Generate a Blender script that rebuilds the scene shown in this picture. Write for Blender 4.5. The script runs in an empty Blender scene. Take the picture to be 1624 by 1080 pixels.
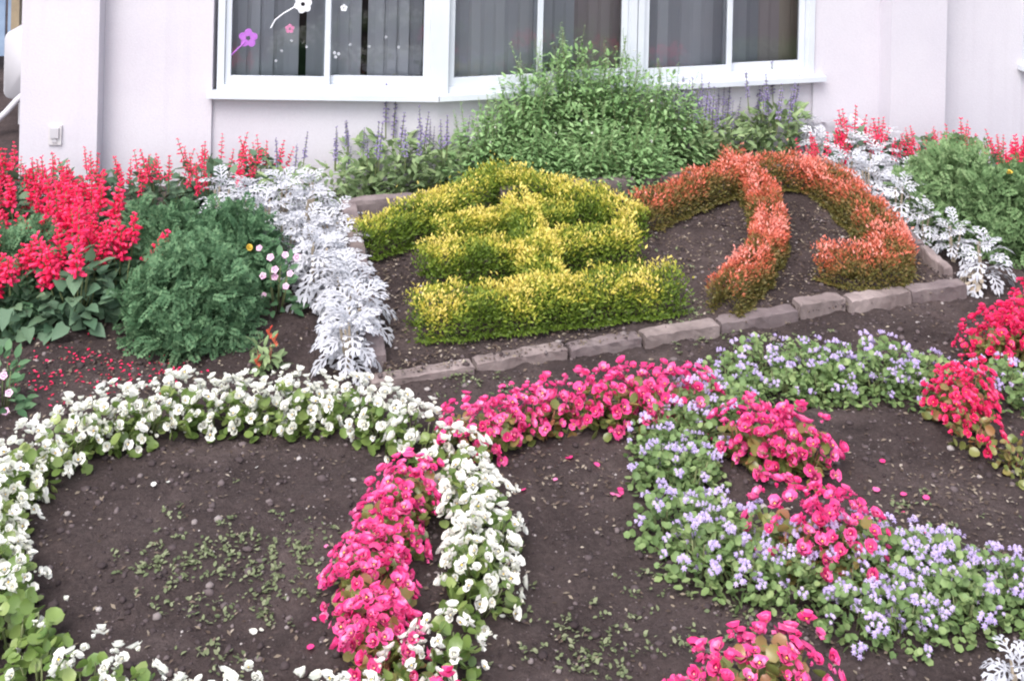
import bpy, math, random
import numpy as np
from mathutils import Vector, Matrix, noise

random.seed(11)
rng = np.random.default_rng(11)
R = math.radians
scene = bpy.context.scene
COL = scene.collection

# ------------------------------------------------------------------ camera, sky, sun, exposure
H = 2.4            # eye height
F = 2035.0         # focal length in pixels of a 1624 wide frame
HOR = -400.0       # the horizon lies above the frame (shift lens, verticals stay upright)
ROLL = R(1.3)
cam = bpy.data.cameras.new('camera')
camo = bpy.data.objects.new('camera', cam)
COL.objects.link(camo)
camo.location = (0, 0, H)
camo.rotation_euler = (R(90), -ROLL, 0)
cam.sensor_width = 36
cam.lens = F / 1624 * 36
cam.shift_y = -(540 - HOR) / 1624
cam.clip_end = 2000
scene.camera = camo

SUN_EL, SUN_AZ = R(56), R(205)      # azimuth clockwise from +Y : behind the camera, a little left
world = bpy.data.worlds.new('World')
scene.world = world
world.use_nodes = True
wn = world.node_tree
wn.nodes.clear()
sky = wn.nodes.new('ShaderNodeTexSky')
sky.sky_type = 'NISHITA'
sky.sun_disc = False
sky.sun_elevation = SUN_EL
sky.sun_rotation = SUN_AZ
sky.air_density = 1.0
sky.dust_density = 3.0
hs = wn.nodes.new('ShaderNodeHueSaturation')
hs.inputs['Saturation'].default_value = 0.42
bg = wn.nodes.new('ShaderNodeBackground')
bg.inputs['Strength'].default_value = 0.15
wo = wn.nodes.new('ShaderNodeOutputWorld')
wn.links.new(sky.outputs[0], hs.inputs['Color'])
wn.links.new(hs.outputs[0], bg.inputs['Color'])
wn.links.new(bg.outputs[0], wo.inputs['Surface'])

sun = bpy.data.lights.new('sun', 'SUN')
sun.energy = 1.0
sun.angle = R(40)
sun.color = (1.0, 0.94, 0.92)
suno = bpy.data.objects.new('sun', sun)
COL.objects.link(suno)
sd = Vector((math.sin(SUN_AZ) * math.cos(SUN_EL), math.cos(SUN_AZ) * math.cos(SUN_EL), math.sin(SUN_EL)))
suno.rotation_euler = sd.to_track_quat('Z', 'Y').to_euler()
suno.location = (-3, -6, 8)

vs = scene.view_settings
scene.display_settings.display_device = 'sRGB'
vs.view_transform = 'Standard'
vs.look = 'None'
vs.gamma = 1
vs.use_curve_mapping = False
vs.exposure = 1.36
scene.cycles.filter_width = 2.1

# ------------------------------------------------------------------ surveying helpers
CR, SR = math.cos(ROLL), math.sin(ROLL)
def ray(px, py):
    x, y = px - 812.0, py - HOR
    a, b = CR * x + SR * y, -SR * x + CR * y
    return Vector((a / F, 1.0, -b / F))
def G(px, py, z=0.0):
    d = ray(px, py)
    t = (z - H) / d.z
    return Vector((d.x * t, t, z))
def Gplane(px, py, p0, n):
    d = ray(px, py)
    o = Vector((0, 0, H))
    t = (p0 - o).dot(n) / d.dot(n)
    return o + d * t

# ------------------------------------------------------------------ mesh helpers
class Geo:
    def __init__(s):
        s.v, s.f, s.m = [], [], []
    def add(s, vs_, fs_, mat=0, M=None):
        b = len(s.v)
        for p in vs_:
            p = Vector(p)
            s.v.append(tuple(M @ p) if M else tuple(p))
        for f in fs_:
            s.f.append([b + i for i in f])
            s.m.append(mat)
    def box(s, x0, x1, y0, y1, z0, z1, mat=0, M=None):
        s.add([(x0,y0,z0),(x1,y0,z0),(x1,y1,z0),(x0,y1,z0),(x0,y0,z1),(x1,y0,z1),(x1,y1,z1),(x0,y1,z1)],
              [(0,3,2,1),(4,5,6,7),(0,1,5,4),(1,2,6,5),(2,3,7,6),(3,0,4,7)], mat, M)
    def tube(s, pts, radii, n=6, mat=0, M=None):
        vs_, fs_ = [], []
        pts = [Vector(p) for p in pts]
        for i, p in enumerate(pts):
            t = (pts[min(i+1, len(pts)-1)] - pts[max(i-1, 0)]).normalized()
            a = t.orthogonal().normalized() if abs(t.z) > .99 else t.cross(Vector((0,0,1))).normalized()
            b = t.cross(a)
            r = radii[i] if hasattr(radii, '__len__') else radii
            for k in range(n):
                w = 2*math.pi*k/n
                vs_.append(p + a*math.cos(w)*r + b*math.sin(w)*r)
        for i in range(len(pts)-1):
            for k in range(n):
                fs_.append((i*n+k, i*n+(k+1) % n, (i+1)*n+(k+1) % n, (i+1)*n+k))
        fs_.append(tuple(range(n))[::-1]); fs_.append(tuple(range((len(pts)-1)*n, len(pts)*n)))
        s.add(vs_, fs_, mat, M)
    def mesh(s, name, mats, smooth=False):
        me = bpy.data.meshes.new(name)
        me.from_pydata(s.v, [], s.f)
        for m in (mats if isinstance(mats, (list, tuple)) else [mats]):
            me.materials.append(m)
        me.polygons.foreach_set('material_index', s.m)
        if smooth:
            me.polygons.foreach_set('use_smooth', [True]*len(s.f))
        me.update()
        return me

def arrays_mesh(name, verts, faces, mats, tint=None, smooth=True, mi=None):
    """verts (N,3), faces (M,k) all with k corners."""
    me = bpy.data.meshes.new(name)
    n, m, k = len(verts), len(faces), faces.shape[1]
    me.vertices.add(n)
    me.vertices.foreach_set('co', np.ascontiguousarray(verts, dtype=np.float32).ravel())
    me.loops.add(m*k)
    me.loops.foreach_set('vertex_index', np.ascontiguousarray(faces, dtype=np.int32).ravel())
    me.polygons.add(m)
    me.polygons.foreach_set('loop_start', np.arange(0, m*k, k, dtype=np.int32))
    for a in (mats if isinstance(mats, (list, tuple)) else [mats]):
        me.materials.append(a)
    if mi is not None:
        me.polygons.foreach_set('material_index', np.asarray(mi, dtype=np.int32))
    if smooth:
        me.polygons.foreach_set('use_smooth', np.ones(m, dtype=bool))
    if tint is not None:
        at = me.attributes.new('tint', 'FLOAT', 'POINT')
        at.data.foreach_set('value', np.ascontiguousarray(tint, dtype=np.float32))
    me.update(calc_edges=True)
    me.validate()
    return me

def unit(a):
    return a / np.maximum(np.linalg.norm(a, axis=-1, keepdims=True), 1e-9)

def scatter_arrays(tv, tf, pos, axis, normal, scale, tint=None):
    """copies of a template (Y = long axis, Z = normal) at pos."""
    tv = np.asarray(tv, float); tf = np.asarray(tf, int)
    pos = np.asarray(pos, float)
    Y = unit(np.asarray(axis, float)); Z = np.asarray(normal, float)
    X = unit(np.cross(Y, Z)); Z = np.cross(X, Y)
    scale = np.broadcast_to(np.asarray(scale, float), (len(pos),))
    w = (tv[None,:,0,None]*X[:,None,:] + tv[None,:,1,None]*Y[:,None,:] + tv[None,:,2,None]*Z[:,None,:]) * scale[:,None,None]
    w = w + pos[:,None,:]
    n, k = len(pos), len(tv)
    faces = (tf[None] + (np.arange(n)*k)[:,None,None]).reshape(-1, tf.shape[1])
    tt = None if tint is None else np.repeat(np.asarray(tint, float), k)
    return w.reshape(-1,3), faces, tt

def join_arrays(parts):
    V, Fa, T, off = [], [], [], 0
    for v, f, t in parts:
        V.append(v); Fa.append(f + off); T.append(t if t is not None else np.zeros(len(v))); off += len(v)
    return np.concatenate(V), np.concatenate(Fa), np.concatenate(T)

# ------------------------------------------------------------------ leaf templates (triangles)
def tmpl_lance(w=.32, fold=.06, droop=.10):
    v = [(0,0,0), (-w*.7,.30,fold), (w*.7,.30,fold), (0,.34,0), (-w*.62,.66,fold-droop*.4), (w*.62,.66,fold-droop*.4), (0,.68,-droop*.4), (0,1,-droop)]
    f = [(0,3,1),(0,2,3),(1,3,6),(1,6,4),(3,2,5),(3,5,6),(4,6,7),(6,5,7)]
    return v, f
def tmpl_small():
    v = [(0,0,0), (-.24,.5,.05), (.24,.5,.05), (0,1,-.04)]
    return v, [(0,2,1),(1,2,3)]
def tmpl_round(n=9, cup=.14):
    v = [(0,.45,-cup*.5)]; f = []
    for k in range(n):
        a = 2*math.pi*k/n
        r = .5*(1 + .05*math.sin(3*a))
        v.append((r*.95*math.sin(a), .45 - r*math.cos(a)*(1.0 if math.cos(a) < 0 else .9), cup*(.6+.4*math.cos(2*a))*.6))
    for k in range(n):
        f.append((0, 1+k, 1+(k+1) % n))
    return v, f
def tmpl_pinnate(pairs=5):
    v, f = [], []
    def leaflet(p, d, L, w):
        b = len(v)
        q = Vector((-d.y, d.x, 0))
        v.extend([tuple(p), tuple(p + d*L*.5 + q*w + Vector((0,0,.02))), tuple(p + d*L*.5 - q*w + Vector((0,0,.02))), tuple(p + d*L - Vector((0,0,.03)))])
        f.extend([(b,b+2,b+1),(b+1,b+2,b+3)])
    for i in range(pairs):
        y = .15 + .7*i/(pairs-1)
        L = .38*(1-.35*abs(i/(pairs-1)-.4))
        for s in (-1,1):
            leaflet(Vector((0,y,-.08*y*y)), Vector((s*.85,.55,0)).normalized(), L, .085)
    leaflet(Vector((0,.85,-.06)), Vector((0,1,0)), .3, .09)
    return v, f

# ------------------------------------------------------------------ materials
def new_mat(name):
    m = bpy.data.materials.new(name)
    m.use_nodes = True
    nt = m.node_tree
    nt.nodes.clear()
    return m, nt
def ramp(nt, fac, stops):
    r = nt.nodes.new('ShaderNodeValToRGB')
    e = r.color_ramp.elements
    e[0].position, e[0].color = stops[0][0], (*stops[0][1], 1)
    e[1].position, e[1].color = stops[-1][0], (*stops[-1][1], 1)
    for p, c in stops[1:-1]:
        x = e.new(p); x.color = (*c, 1)
    nt.links.new(fac, r.inputs[0])
    return r.outputs[0]
def noise_node(nt, scale, detail=4, rough=.6, obj=True, dist=0):
    tc = nt.nodes.new('ShaderNodeTexCoord')
    n = nt.nodes.new('ShaderNodeTexNoise')
    n.inputs['Scale'].default_value = scale
    n.inputs['Detail'].default_value = detail
    n.inputs['Roughness'].default_value = rough
    n.inputs['Distortion'].default_value = dist
    nt.links.new(tc.outputs['Object' if obj else 'Generated'], n.inputs['Vector'])
    return n.outputs['Fac']
def math_node(nt, op, a, b):
    n = nt.nodes.new('ShaderNodeMath'); n.operation = op
    for i, x in enumerate((a, b)):
        if isinstance(x, (int, float)): n.inputs[i].default_value = x
        else: nt.links.new(x, n.inputs[i])
    return n.outputs[0]
def plant_mat(name, stops, rough=.5, trans=.25, by='island', obj_var=.25, spec=.35, bump=0):
    """colour picked per leaf or petal (random island), a 'tint' attribute, and a little per plant."""
    m, nt = new_mat(name)
    geo = nt.nodes.new('ShaderNodeNewGeometry')
    oi = nt.nodes.new('ShaderNodeObjectInfo')
    isl = geo.outputs['Random Per Island']
    if by == 'tint':
        at = nt.nodes.new('ShaderNodeAttribute'); at.attribute_name = 'tint'
        a = math_node(nt, 'MULTIPLY_ADD', isl, .35); nt.nodes[-1].inputs[2].default_value = -.175
        fac = math_node(nt, 'ADD', at.outputs['Fac'], a)
    else:
        a = math_node(nt, 'MULTIPLY', isl, 1-obj_var)
        b = math_node(nt, 'MULTIPLY', oi.outputs['Random'], obj_var)
        fac = math_node(nt, 'ADD', a, b)
    col = ramp(nt, fac, stops)
    p = nt.nodes.new('ShaderNodeBsdfPrincipled')
    p.inputs['Roughness'].default_value = rough
    p.inputs['Specular IOR Level'].default_value = spec
    nt.links.new(col, p.inputs['Base Color'])
    tr = nt.nodes.new('ShaderNodeBsdfTranslucent')
    nt.links.new(col, tr.inputs['Color'])
    if bump:
        bp = nt.nodes.new('ShaderNodeBump'); bp.inputs['Strength'].default_value = bump; bp.inputs['Distance'].default_value = .002
        nt.links.new(noise_node(nt, 160, 3), bp.inputs['Height'])
        nt.links.new(bp.outputs[0], p.inputs['Normal'])
    mx = nt.nodes.new('ShaderNodeMixShader'); mx.inputs[0].default_value = trans
    nt.links.new(p.outputs[0], mx.inputs[1]); nt.links.new(tr.outputs[0], mx.inputs[2])
    o = nt.nodes.new('ShaderNodeOutputMaterial')
    nt.links.new(mx.outputs[0], o.inputs[0])
    return m
def solid_mat(name, stops, scale=6, rough=.7, bump=.3, bscale=60, bdist=.004, spec=.4, detail=6, nrough=.6):
    m, nt = new_mat(name)
    p = nt.nodes.new('ShaderNodeBsdfPrincipled')
    p.inputs['Roughness'].default_value = rough
    p.inputs['Specular IOR Level'].default_value = spec
    nt.links.new(ramp(nt, noise_node(nt, scale, detail, nrough), stops), p.inputs['Base Color'])
    if bump:
        bp = nt.nodes.new('ShaderNodeBump'); bp.inputs['Strength'].default_value = bump; bp.inputs['Distance'].default_value = bdist
        nt.links.new(noise_node(nt, bscale, 6, .65), bp.inputs['Height'])
        nt.links.new(bp.outputs[0], p.inputs['Normal'])
    o = nt.nodes.new('ShaderNodeOutputMaterial')
    nt.links.new(p.outputs[0], o.inputs[0])
    return m

def soil_mat():
    m, nt = new_mat('soil')
    p = nt.nodes.new('ShaderNodeBsdfPrincipled')
    p.inputs['Roughness'].default_value = .95
    p.inputs['Specular IOR Level'].default_value = .15
    big = noise_node(nt, 2.6, 7, .65, dist=.6)
    fine = noise_node(nt, 70, 8, .75)
    mixf = math_node(nt, 'ADD', math_node(nt, 'MULTIPLY', big, .6), math_node(nt, 'MULTIPLY', fine, .4))
    c1 = ramp(nt, mixf, [(.30, (.026,.019,.0185)), (.44, (.050,.037,.036)), (.55, (.080,.060,.058)), (.68, (.135,.103,.098))])
    nt.links.new(c1, p.inputs['Base Color'])
    bp = nt.nodes.new('ShaderNodeBump'); bp.inputs['Strength'].default_value = 1.0; bp.inputs['Distance'].default_value = .018
    h = math_node(nt, 'ADD', noise_node(nt, 45, 8, .7), math_node(nt, 'MULTIPLY', noise_node(nt, 200, 4, .7), .35))
    nt.links.new(h, bp.inputs['Height'])
    nt.links.new(bp.outputs[0], p.inputs['Normal'])
    o = nt.nodes.new('ShaderNodeOutputMaterial')
    nt.links.new(p.outputs[0], o.inputs[0])
    return m
SOIL = soil_mat()
CLOD = plant_mat('soil_clod', [(0,(.035,.026,.027)), (.6,(.075,.058,.060)), (.86,(.12,.095,.097)), (.96,(.19,.16,.158)), (1,(.38,.35,.34))], .95, 0, obj_var=0, spec=.15)
LITTER = plant_mat('dry_litter', [(0,(.07,.05,.04)), (.5,(.14,.105,.085)), (.85,(.23,.19,.145)), (1,(.36,.31,.26))], .9, .1, obj_var=0, spec=.1)
WEED = plant_mat('weed_leaf', [(0,(.10,.13,.06)), (.6,(.17,.20,.10)), (1,(.26,.28,.17))], .6, .25, obj_var=0)
def stucco_mat():
    m, nt = new_mat('painted_stucco')
    p = nt.nodes.new('ShaderNodeBsdfPrincipled')
    p.inputs['Roughness'].default_value = .88
    p.inputs['Specular IOR Level'].default_value = .2
    base = ramp(nt, noise_node(nt, 1.5, 6, .6), [(.3,(.530,.505,.560)), (.5,(.558,.535,.585)), (.7,(.582,.562,.602))])
    tc = nt.nodes.new('ShaderNodeTexCoord'); mp = nt.nodes.new('ShaderNodeMapping')
    mp.inputs['Scale'].default_value = (9, 9, .5)
    nt.links.new(tc.outputs['Object'], mp.inputs['Vector'])
    st = nt.nodes.new('ShaderNodeTexNoise'); st.inputs['Scale'].default_value = 1.3; st.inputs['Detail'].default_value = 5
    nt.links.new(mp.outputs[0], st.inputs['Vector'])
    streak = ramp(nt, st.outputs['Fac'], [(.55,(1,1,1)), (.80,(.94,.93,.935))])
    grain = ramp(nt, noise_node(nt, 90, 5, .7), [(.3,(.94,.94,.94)), (.6,(1,1,1))])
    col = base
    for x in (streak, grain):
        mx = nt.nodes.new('ShaderNodeMix'); mx.data_type = 'RGBA'; mx.blend_type = 'MULTIPLY'; mx.inputs[0].default_value = 1
        nt.links.new(col, mx.inputs[6]); nt.links.new(x, mx.inputs[7]); col = mx.outputs[2]
    nt.links.new(col, p.inputs['Base Color'])
    bp = nt.nodes.new('ShaderNodeBump'); bp.inputs['Strength'].default_value = .45; bp.inputs['Distance'].default_value = .004
    nt.links.new(noise_node(nt, 110, 6, .7), bp.inputs['Height']); nt.links.new(bp.outputs[0], p.inputs['Normal'])
    o = nt.nodes.new('ShaderNodeOutputMaterial'); nt.links.new(p.outputs[0], o.inputs[0])
    return m
STUCCO = stucco_mat()
PAINT = solid_mat('window_paint', [(.35,(.51,.545,.60)), (.65,(.57,.60,.645))], 3, .45, .05, 80)
STONE = solid_mat('kerb_stone', [(.28,(.12,.094,.09)), (.5,(.20,.160,.155)), (.72,(.31,.255,.245))], 5, .9, .7, 55, .006, .2)
STONE_DARK = solid_mat('kerb_stone_dark', [(.28,(.10,.078,.08)), (.5,(.16,.127,.13)), (.72,(.23,.19,.185))], 6, .9, .7, 55, .006, .2)
DARKROOM = solid_mat('dark_room', [(.3,(.03,.03,.035)), (.7,(.05,.05,.055))], 2, .9, 0)
SLAT = plant_mat('blind_slat', [(0,(.40,.41,.45)), (.5,(.60,.61,.66)), (1,(.76,.77,.81))], .7, .1, obj_var=1.0)
CURTAIN = plant_mat('brown_curtain', [(0,(.44,.38,.39)), (1,(.56,.49,.49))], .8, .1, obj_var=1.0)
CURTAIN_EDGE = plant_mat('cream_curtain', [(0,(.50,.43,.34)), (1,(.58,.50,.42))], .8, .1, obj_var=1.0)
PLASTIC = solid_mat('white_plastic', [(.3,(.42,.41,.44)), (.7,(.49,.48,.51))], 3, .5, .1, 60)

def glass_mat():
    m, nt = new_mat('window_glass')
    t = nt.nodes.new('ShaderNodeBsdfTransparent'); t.inputs[0].default_value = (.95,.96,.97,1)
    g = nt.nodes.new('ShaderNodeBsdfGlossy'); g.inputs['Roughness'].default_value = .03
    fr = nt.nodes.new('ShaderNodeFresnel'); fr.inputs[0].default_value = 1.52
    mx = nt.nodes.new('ShaderNodeMixShader')
    nt.links.new(math_node(nt, 'MULTIPLY', fr.outputs[0], 1.6), mx.inputs[0])
    nt.links.new(t.outputs[0], mx.inputs[1]); nt.links.new(g.outputs[0], mx.inputs[2])
    o = nt.nodes.new('ShaderNodeOutputMaterial'); nt.links.new(mx.outputs[0], o.inputs[0])
    return m
GLASS = glass_mat()
STICK_P = solid_mat('purple_sticker', [(.3,(.33,.10,.44)), (.7,(.40,.14,.50))], 30, .6, 0)
STICK_R = solid_mat('pink_sticker', [(.3,(.44,.15,.28)), (.7,(.50,.2,.33))], 30, .6, 0)
STICK_W = solid_mat('white_sticker', [(.3,(.62,.63,.68)), (.7,(.7,.71,.75))], 30, .6, 0)

STICK_D = solid_mat('faded_sticker', [(.3,(.36,.37,.41)), (.7,(.42,.43,.47))], 30, .6, 0)
M_WLEAF = plant_mat('begonia_leaf_light', [(0,(.10,.18,.04)), (.5,(.18,.26,.07)), (1,(.31,.37,.13))], .32, .25, spec=.5)
M_PLEAF = plant_mat('begonia_leaf_bronze', [(0,(.12,.15,.045)), (.4,(.20,.24,.07)), (.75,(.30,.2,.075)), (1,(.38,.12,.075))], .32, .22, spec=.5)
M_RLEAF = plant_mat('begonia_leaf_red', [(0,(.12,.16,.045)), (.5,(.21,.22,.07)), (1,(.36,.14,.07))], .32, .22, spec=.5)
M_WFLOW = plant_mat('white_petal', [(0,(.90,.90,.76)), (.5,(.93,.93,.86)), (1,(.95,.94,.92))], .6, .42)
M_PFLOW = plant_mat('pink_petal', [(0,(.84,.03,.20)), (.45,(.94,.075,.32)), (.8,(.96,.20,.48)), (1,(.97,.46,.66))], .55, .38)
M_RFLOW = plant_mat('red_pink_petal', [(0,(.84,.015,.11)), (.5,(.94,.035,.18)), (.85,(.95,.10,.27)), (1,(.96,.26,.42))], .55, .38)
M_YEL = plant_mat('stamen_yellow', [(0,(.75,.5,.06)), (1,(.85,.62,.12))], .7, 0)
M_ALEAF = plant_mat('ageratum_leaf', [(0,(.11,.18,.065)), (.5,(.18,.27,.10)), (1,(.30,.38,.16))], .55, .25)
M_AFLOW = plant_mat('ageratum_floret', [(0,(.42,.32,.62)), (.5,(.53,.43,.71)), (1,(.68,.57,.78))], .8, .3)
M_SFLOW = plant_mat('salvia_floret', [(0,(.78,.012,.07)), (.5,(.91,.028,.14)), (1,(.94,.09,.23))], .5, .28)
M_SLEAF = plant_mat('salvia_leaf', [(0,(.065,.13,.075)), (.5,(.105,.18,.11)), (1,(.16,.245,.14))], .55, .2, bump=.4)
M_MLEAF = plant_mat('marigold_leaf', [(0,(.05,.115,.055)), (.5,(.095,.185,.095)), (.93,(.165,.275,.145)), (1,(.30,.27,.12))], .75, .28, spec=.12)
M_MLEAF2 = plant_mat('marigold_leaf_pale', [(0,(.09,.16,.065)), (.5,(.155,.25,.11)), (1,(.25,.35,.17))], .75, .28, spec=.12)
M_DLEAF = plant_mat('dusty_leaf', [(0,(.36,.37,.41)), (.5,(.50,.505,.545)), (1,(.64,.64,.68))], .85, .2, spec=.1)
M_BLEAF = plant_mat('bush_leaf', [(0,(.13,.245,.085)), (.5,(.20,.335,.135)), (1,(.31,.45,.21))], .6, .28)
M_VLEAF = plant_mat('sage_leaf', [(0,(.15,.22,.10)), (.5,(.23,.32,.15)), (1,(.34,.43,.21))], .6, .28)
M_VIOLET = plant_mat('sage_floret', [(0,(.17,.13,.30)), (.5,(.25,.20,.40)), (1,(.38,.32,.50))], .7, .2)
M_STEM = plant_mat('green_stem', [(0,(.10,.13,.05)), (1,(.18,.2,.09))], .6, 0)
M_RSTEM = plant_mat('red_stem', [(0,(.22,.08,.05)), (1,(.30,.14,.08))], .6, 0)
M_VINCA = plant_mat('vinca_petal', [(0,(.84,.40,.66)), (.6,(.88,.56,.76)), (1,(.92,.80,.87))], .5, .25)
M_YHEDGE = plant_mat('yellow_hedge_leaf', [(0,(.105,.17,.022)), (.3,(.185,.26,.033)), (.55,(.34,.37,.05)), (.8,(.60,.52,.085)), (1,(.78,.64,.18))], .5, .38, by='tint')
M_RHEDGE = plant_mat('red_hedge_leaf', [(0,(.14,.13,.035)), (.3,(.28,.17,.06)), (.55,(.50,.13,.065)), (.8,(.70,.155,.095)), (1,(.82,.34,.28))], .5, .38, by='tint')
M_TWIG = solid_mat('twig', [(.3,(.06,.045,.03)), (.7,(.11,.085,.06))], 20, .9, .2)
M_CELO = plant_mat('celosia_plume', [(0,(.6,.05,.04)), (1,(.72,.2,.1))], .7, .2)
M_DRY = plant_mat('dry_leaf', [(0,(.34,.27,.19)), (1,(.52,.45,.36))], .85, .15)

# ------------------------------------------------------------------ object helpers
def link(o, parent=None, M=None):
    COL.objects.link(o)
    if parent is not None: o.parent = parent
    if M is not None: o.matrix_basis = M
    return o
def part(name, me, parent, M=None, kind=None, label=None):
    o = link(bpy.data.objects.new(name, me), parent, M)
    if kind: o['kind'] = kind
    if label: o['label'] = label
    return o
def thing(name, label, cat, loc=(0,0,0), rz=0, s=1.0, group=None, me=None, tilt=(0,0)):
    o = bpy.data.objects.new(name, me)
    COL.objects.link(o)
    if me is None: o.empty_display_size = .05
    o.location = loc; o.rotation_euler = (tilt[0], tilt[1], rz); o.scale = (s, s, s)
    o['label'] = label; o['category'] = cat
    if group: o['group'] = group
    return o
def structure(name, me, kind='structure'):
    o = link(bpy.data.objects.new(name, me)); o['kind'] = kind
    return o
def aim(pos, direction, spin=0.0, s=1.0):
    """Z of the mesh along direction."""
    q = Vector(direction).normalized().to_track_quat('Z', 'Y')
    return Matrix.Translation(pos) @ q.to_matrix().to_4x4() @ Matrix.Rotation(spin, 4, 'Z') @ Matrix.Diagonal((s, s, s, 1))
def frame(pos, axis, normal, s=1.0):
    """Y along axis, Z near normal."""
    Y = Vector(axis).normalized(); X = Y.cross(Vector(normal)).normalized(); Z = X.cross(Y)
    M = Matrix((X*s, Y*s, Z*s)).transposed().to_4x4()
    M.translation = Vector(pos)
    return M
U = random.uniform

# ------------------------------------------------------------------ ground
def soil_z(x, y):
    v = Vector((x, y, 0))
    return .020*noise.noise(v*1.6) + .016*noise.noise(v*5.3) + .013*noise.noise(v*14) + .011*noise.noise(v*31)
g = Geo()
g.add([(-300,-300,-.06),(300,-300,-.06),(300,300,-.06),(-300,300,-.06)], [(0,1,2,3)])
structure('ground', g.mesh('ground', SOIL))
def grid_sheet(name, x0, x1, y0, y1, step, zf, mat):
    nx, ny = int((x1-x0)/step)+1, int((y1-y0)/step)+1
    xs, ys = np.linspace(x0, x1, nx), np.linspace(y0, y1, ny)
    V = np.array([(x, y, zf(x, y)) for y in ys for x in xs])
    i = np.arange(nx*ny).reshape(ny, nx)
    Fq = np.stack([i[:-1,:-1], i[:-1,1:], i[1:,1:], i[1:,:-1]], -1).reshape(-1,4)
    return structure(name, arrays_mesh(name, V, Fq, mat))
grid_sheet('garden_soil', -3.4, 4.2, 1.6, 7.4, .019, soil_z, SOIL)

# raised bed with the two clipped characters
FL, FR = G(588, 617, .0), G(1535, 470, .0)
BL, BR = G(540, 330, .20), G(1318, 268, .20)
FL.z = FR.z = BL.z = BR.z = 0
fdir = (FR - FL).normalized()
fnor = Vector((-fdir.y, fdir.x, 0))                      # points to the back
BED_P = Vector((FL.x, FL.y, .035)); BED_S = .095
BED_N = Vector((-fnor.x*BED_S, -fnor.y*BED_S, 1)).normalized()
def bed_z(x, y):
    t = (x-FL.x)*fnor.x + (y-FL.y)*fnor.y
    return .035 + BED_S*max(t, -.05)
def B(px, py):
    return Gplane(px, py, BED_P, BED_N)
def bed_mesh():
    n = 90; m = 50
    V = []
    for j in range(m):
        v = .03 + .94*j/(m-1)
        a = FL.lerp(BL, v); b = FR.lerp(BR, v)
        for i in range(n):
            p = a.lerp(b, .012 + .976*i/(n-1))
            edge = i in (0, n-1) or j in (0, m-1)
            V.append((p.x, p.y, -.05 if edge else bed_z(p.x, p.y) + .6*soil_z(p.x*1.3+5, p.y*1.3)))
    V = np.array(V); i = np.arange(n*m).reshape(m, n)
    Fq = np.stack([i[:-1,:-1], i[:-1,1:], i[1:,1:], i[1:,:-1]], -1).reshape(-1,4)
    return arrays_mesh('bed_soil', V, Fq, SOIL)
structure('bed_soil', bed_mesh())
def in_bed(x, y):
    p = Vector((x, y, 0))
    q = [FL, FR, BR, BL]
    for k in range(4):
        a, b = q[k], q[(k+1) % 4]
        if (b-a).cross(p-a).z < 0: return False
    return True
def gz(x, y):
    return bed_z(x, y) if in_bed(x, y) else soil_z(x, y)

# ------------------------------------------------------------------ building
SILL_Z = .50
K = G(695, 158, SILL_Z); K.z = 0                          # the facade bends at the broad mullion
LW = G(340, 153, SILL_Z); LW.z = 0
RW = G(1295, 127, SILL_Z); RW.z = 0
class Wall:
    def __init__(s, origin, u):
        s.o = origin; s.u = u.normalized(); s.n = Vector((s.u.y, -s.u.x, 0))      # n towards the garden
        s.M = Matrix(((s.u.x, s.n.x, 0, s.o.x), (s.u.y, s.n.y, 0, s.o.y), (0,0,1,0), (0,0,0,1)))
    def at(s, px, py, out=0.0):
        p = Gplane(px, py, s.o + s.n*out, s.n)
        return (p - s.o).dot(s.u), p.z
WL = Wall(K, K - LW)          # left wall: u negative to the left of the kink
WR = Wall(K, RW - K)
building = thing('building', 'white stucco building with wide windows behind the flower beds', 'building', (K.x, K.y, 0))
def bpart(name, geo, mats, parent=None, smooth=False, label=None):
    o = part(name, geo.mesh(name, mats, smooth), parent or building, label=label)
    if parent is None: o.matrix_basis = Matrix.Translation(-Vector((K.x, K.y, 0)))
    return o
TOP = 2.05
uL = WL.at(31, 200, .11)[0]; uP = WL.at(154, 200, .11)[0]; uW = WL.at(345, 100)[0]
uS = WL.at(335, 200)[0]
uRW = WR.at(1290, 80)[0]; uPa = WR.at(1414, 80, .13)[0]; uPb = WR.at(1501, 80, .13)[0]; uR2 = WR.at(1621, 80)[0]
g = Geo()
g.box(uL+.02, uS, -.25, 0, -.2, 3.2, 0, WL.M)
g.box(uS, .0, -.25, -.022, -.2, SILL_Z-.004, 0, WL.M)
g.box(uS, .0, -.25, -.003, TOP, 3.2, 0, WL.M)
g.box(0, uRW+.005, -.25, -.022, -.2, SILL_Z-.004, 0, WR.M)
g.box(0, uRW+.005, -.25, -.003, TOP, 3.2, 0, WR.M)
g.box(uRW+.005, uR2, -.25, 0, -.2, 3.2, 0, WR.M)
g.box(uR2, uR2+1.6, -.25, -.01, -.2, SILL_Z-.004, 0, WR.M)
g.box(uR2, uR2+1.6, -.25, -.01, TOP, 3.2, 0, WR.M)
g.box(uR2+1.6, uR2+4, -.25, 0, -.2, 3.2, 0, WR.M)
g.box(uL+.02, uL+.24, -3.5, -.25, -.2, 3.2, 0, WL.M)
bpart('wall', g, STUCCO)
g = Geo(); g.box(uL, uP, -.26, .11, -.2, 3.21, 0, WL.M); bpart('pilaster', g, STUCCO)
g = Geo(); g.box(uPa, uPb, -.2, .13, -.2, 3.21, 0, WR.M); bpart('pilaster', g, STUCCO)
g = Geo()
g.box(uL+.3, .0, -2.6, -2.5, -.2, 3.2, 0, WL.M); g.box(.1, uR2+3, -2.6, -2.5, -.2, 3.2, 0, WR.M)
g.box(uL+.3, .2, -2.5, -.3, -.2, -.1, 0, WL.M); g.box(-.2, uR2+3, -2.5, -.3, -.2, -.1, 0, WR.M)
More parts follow.
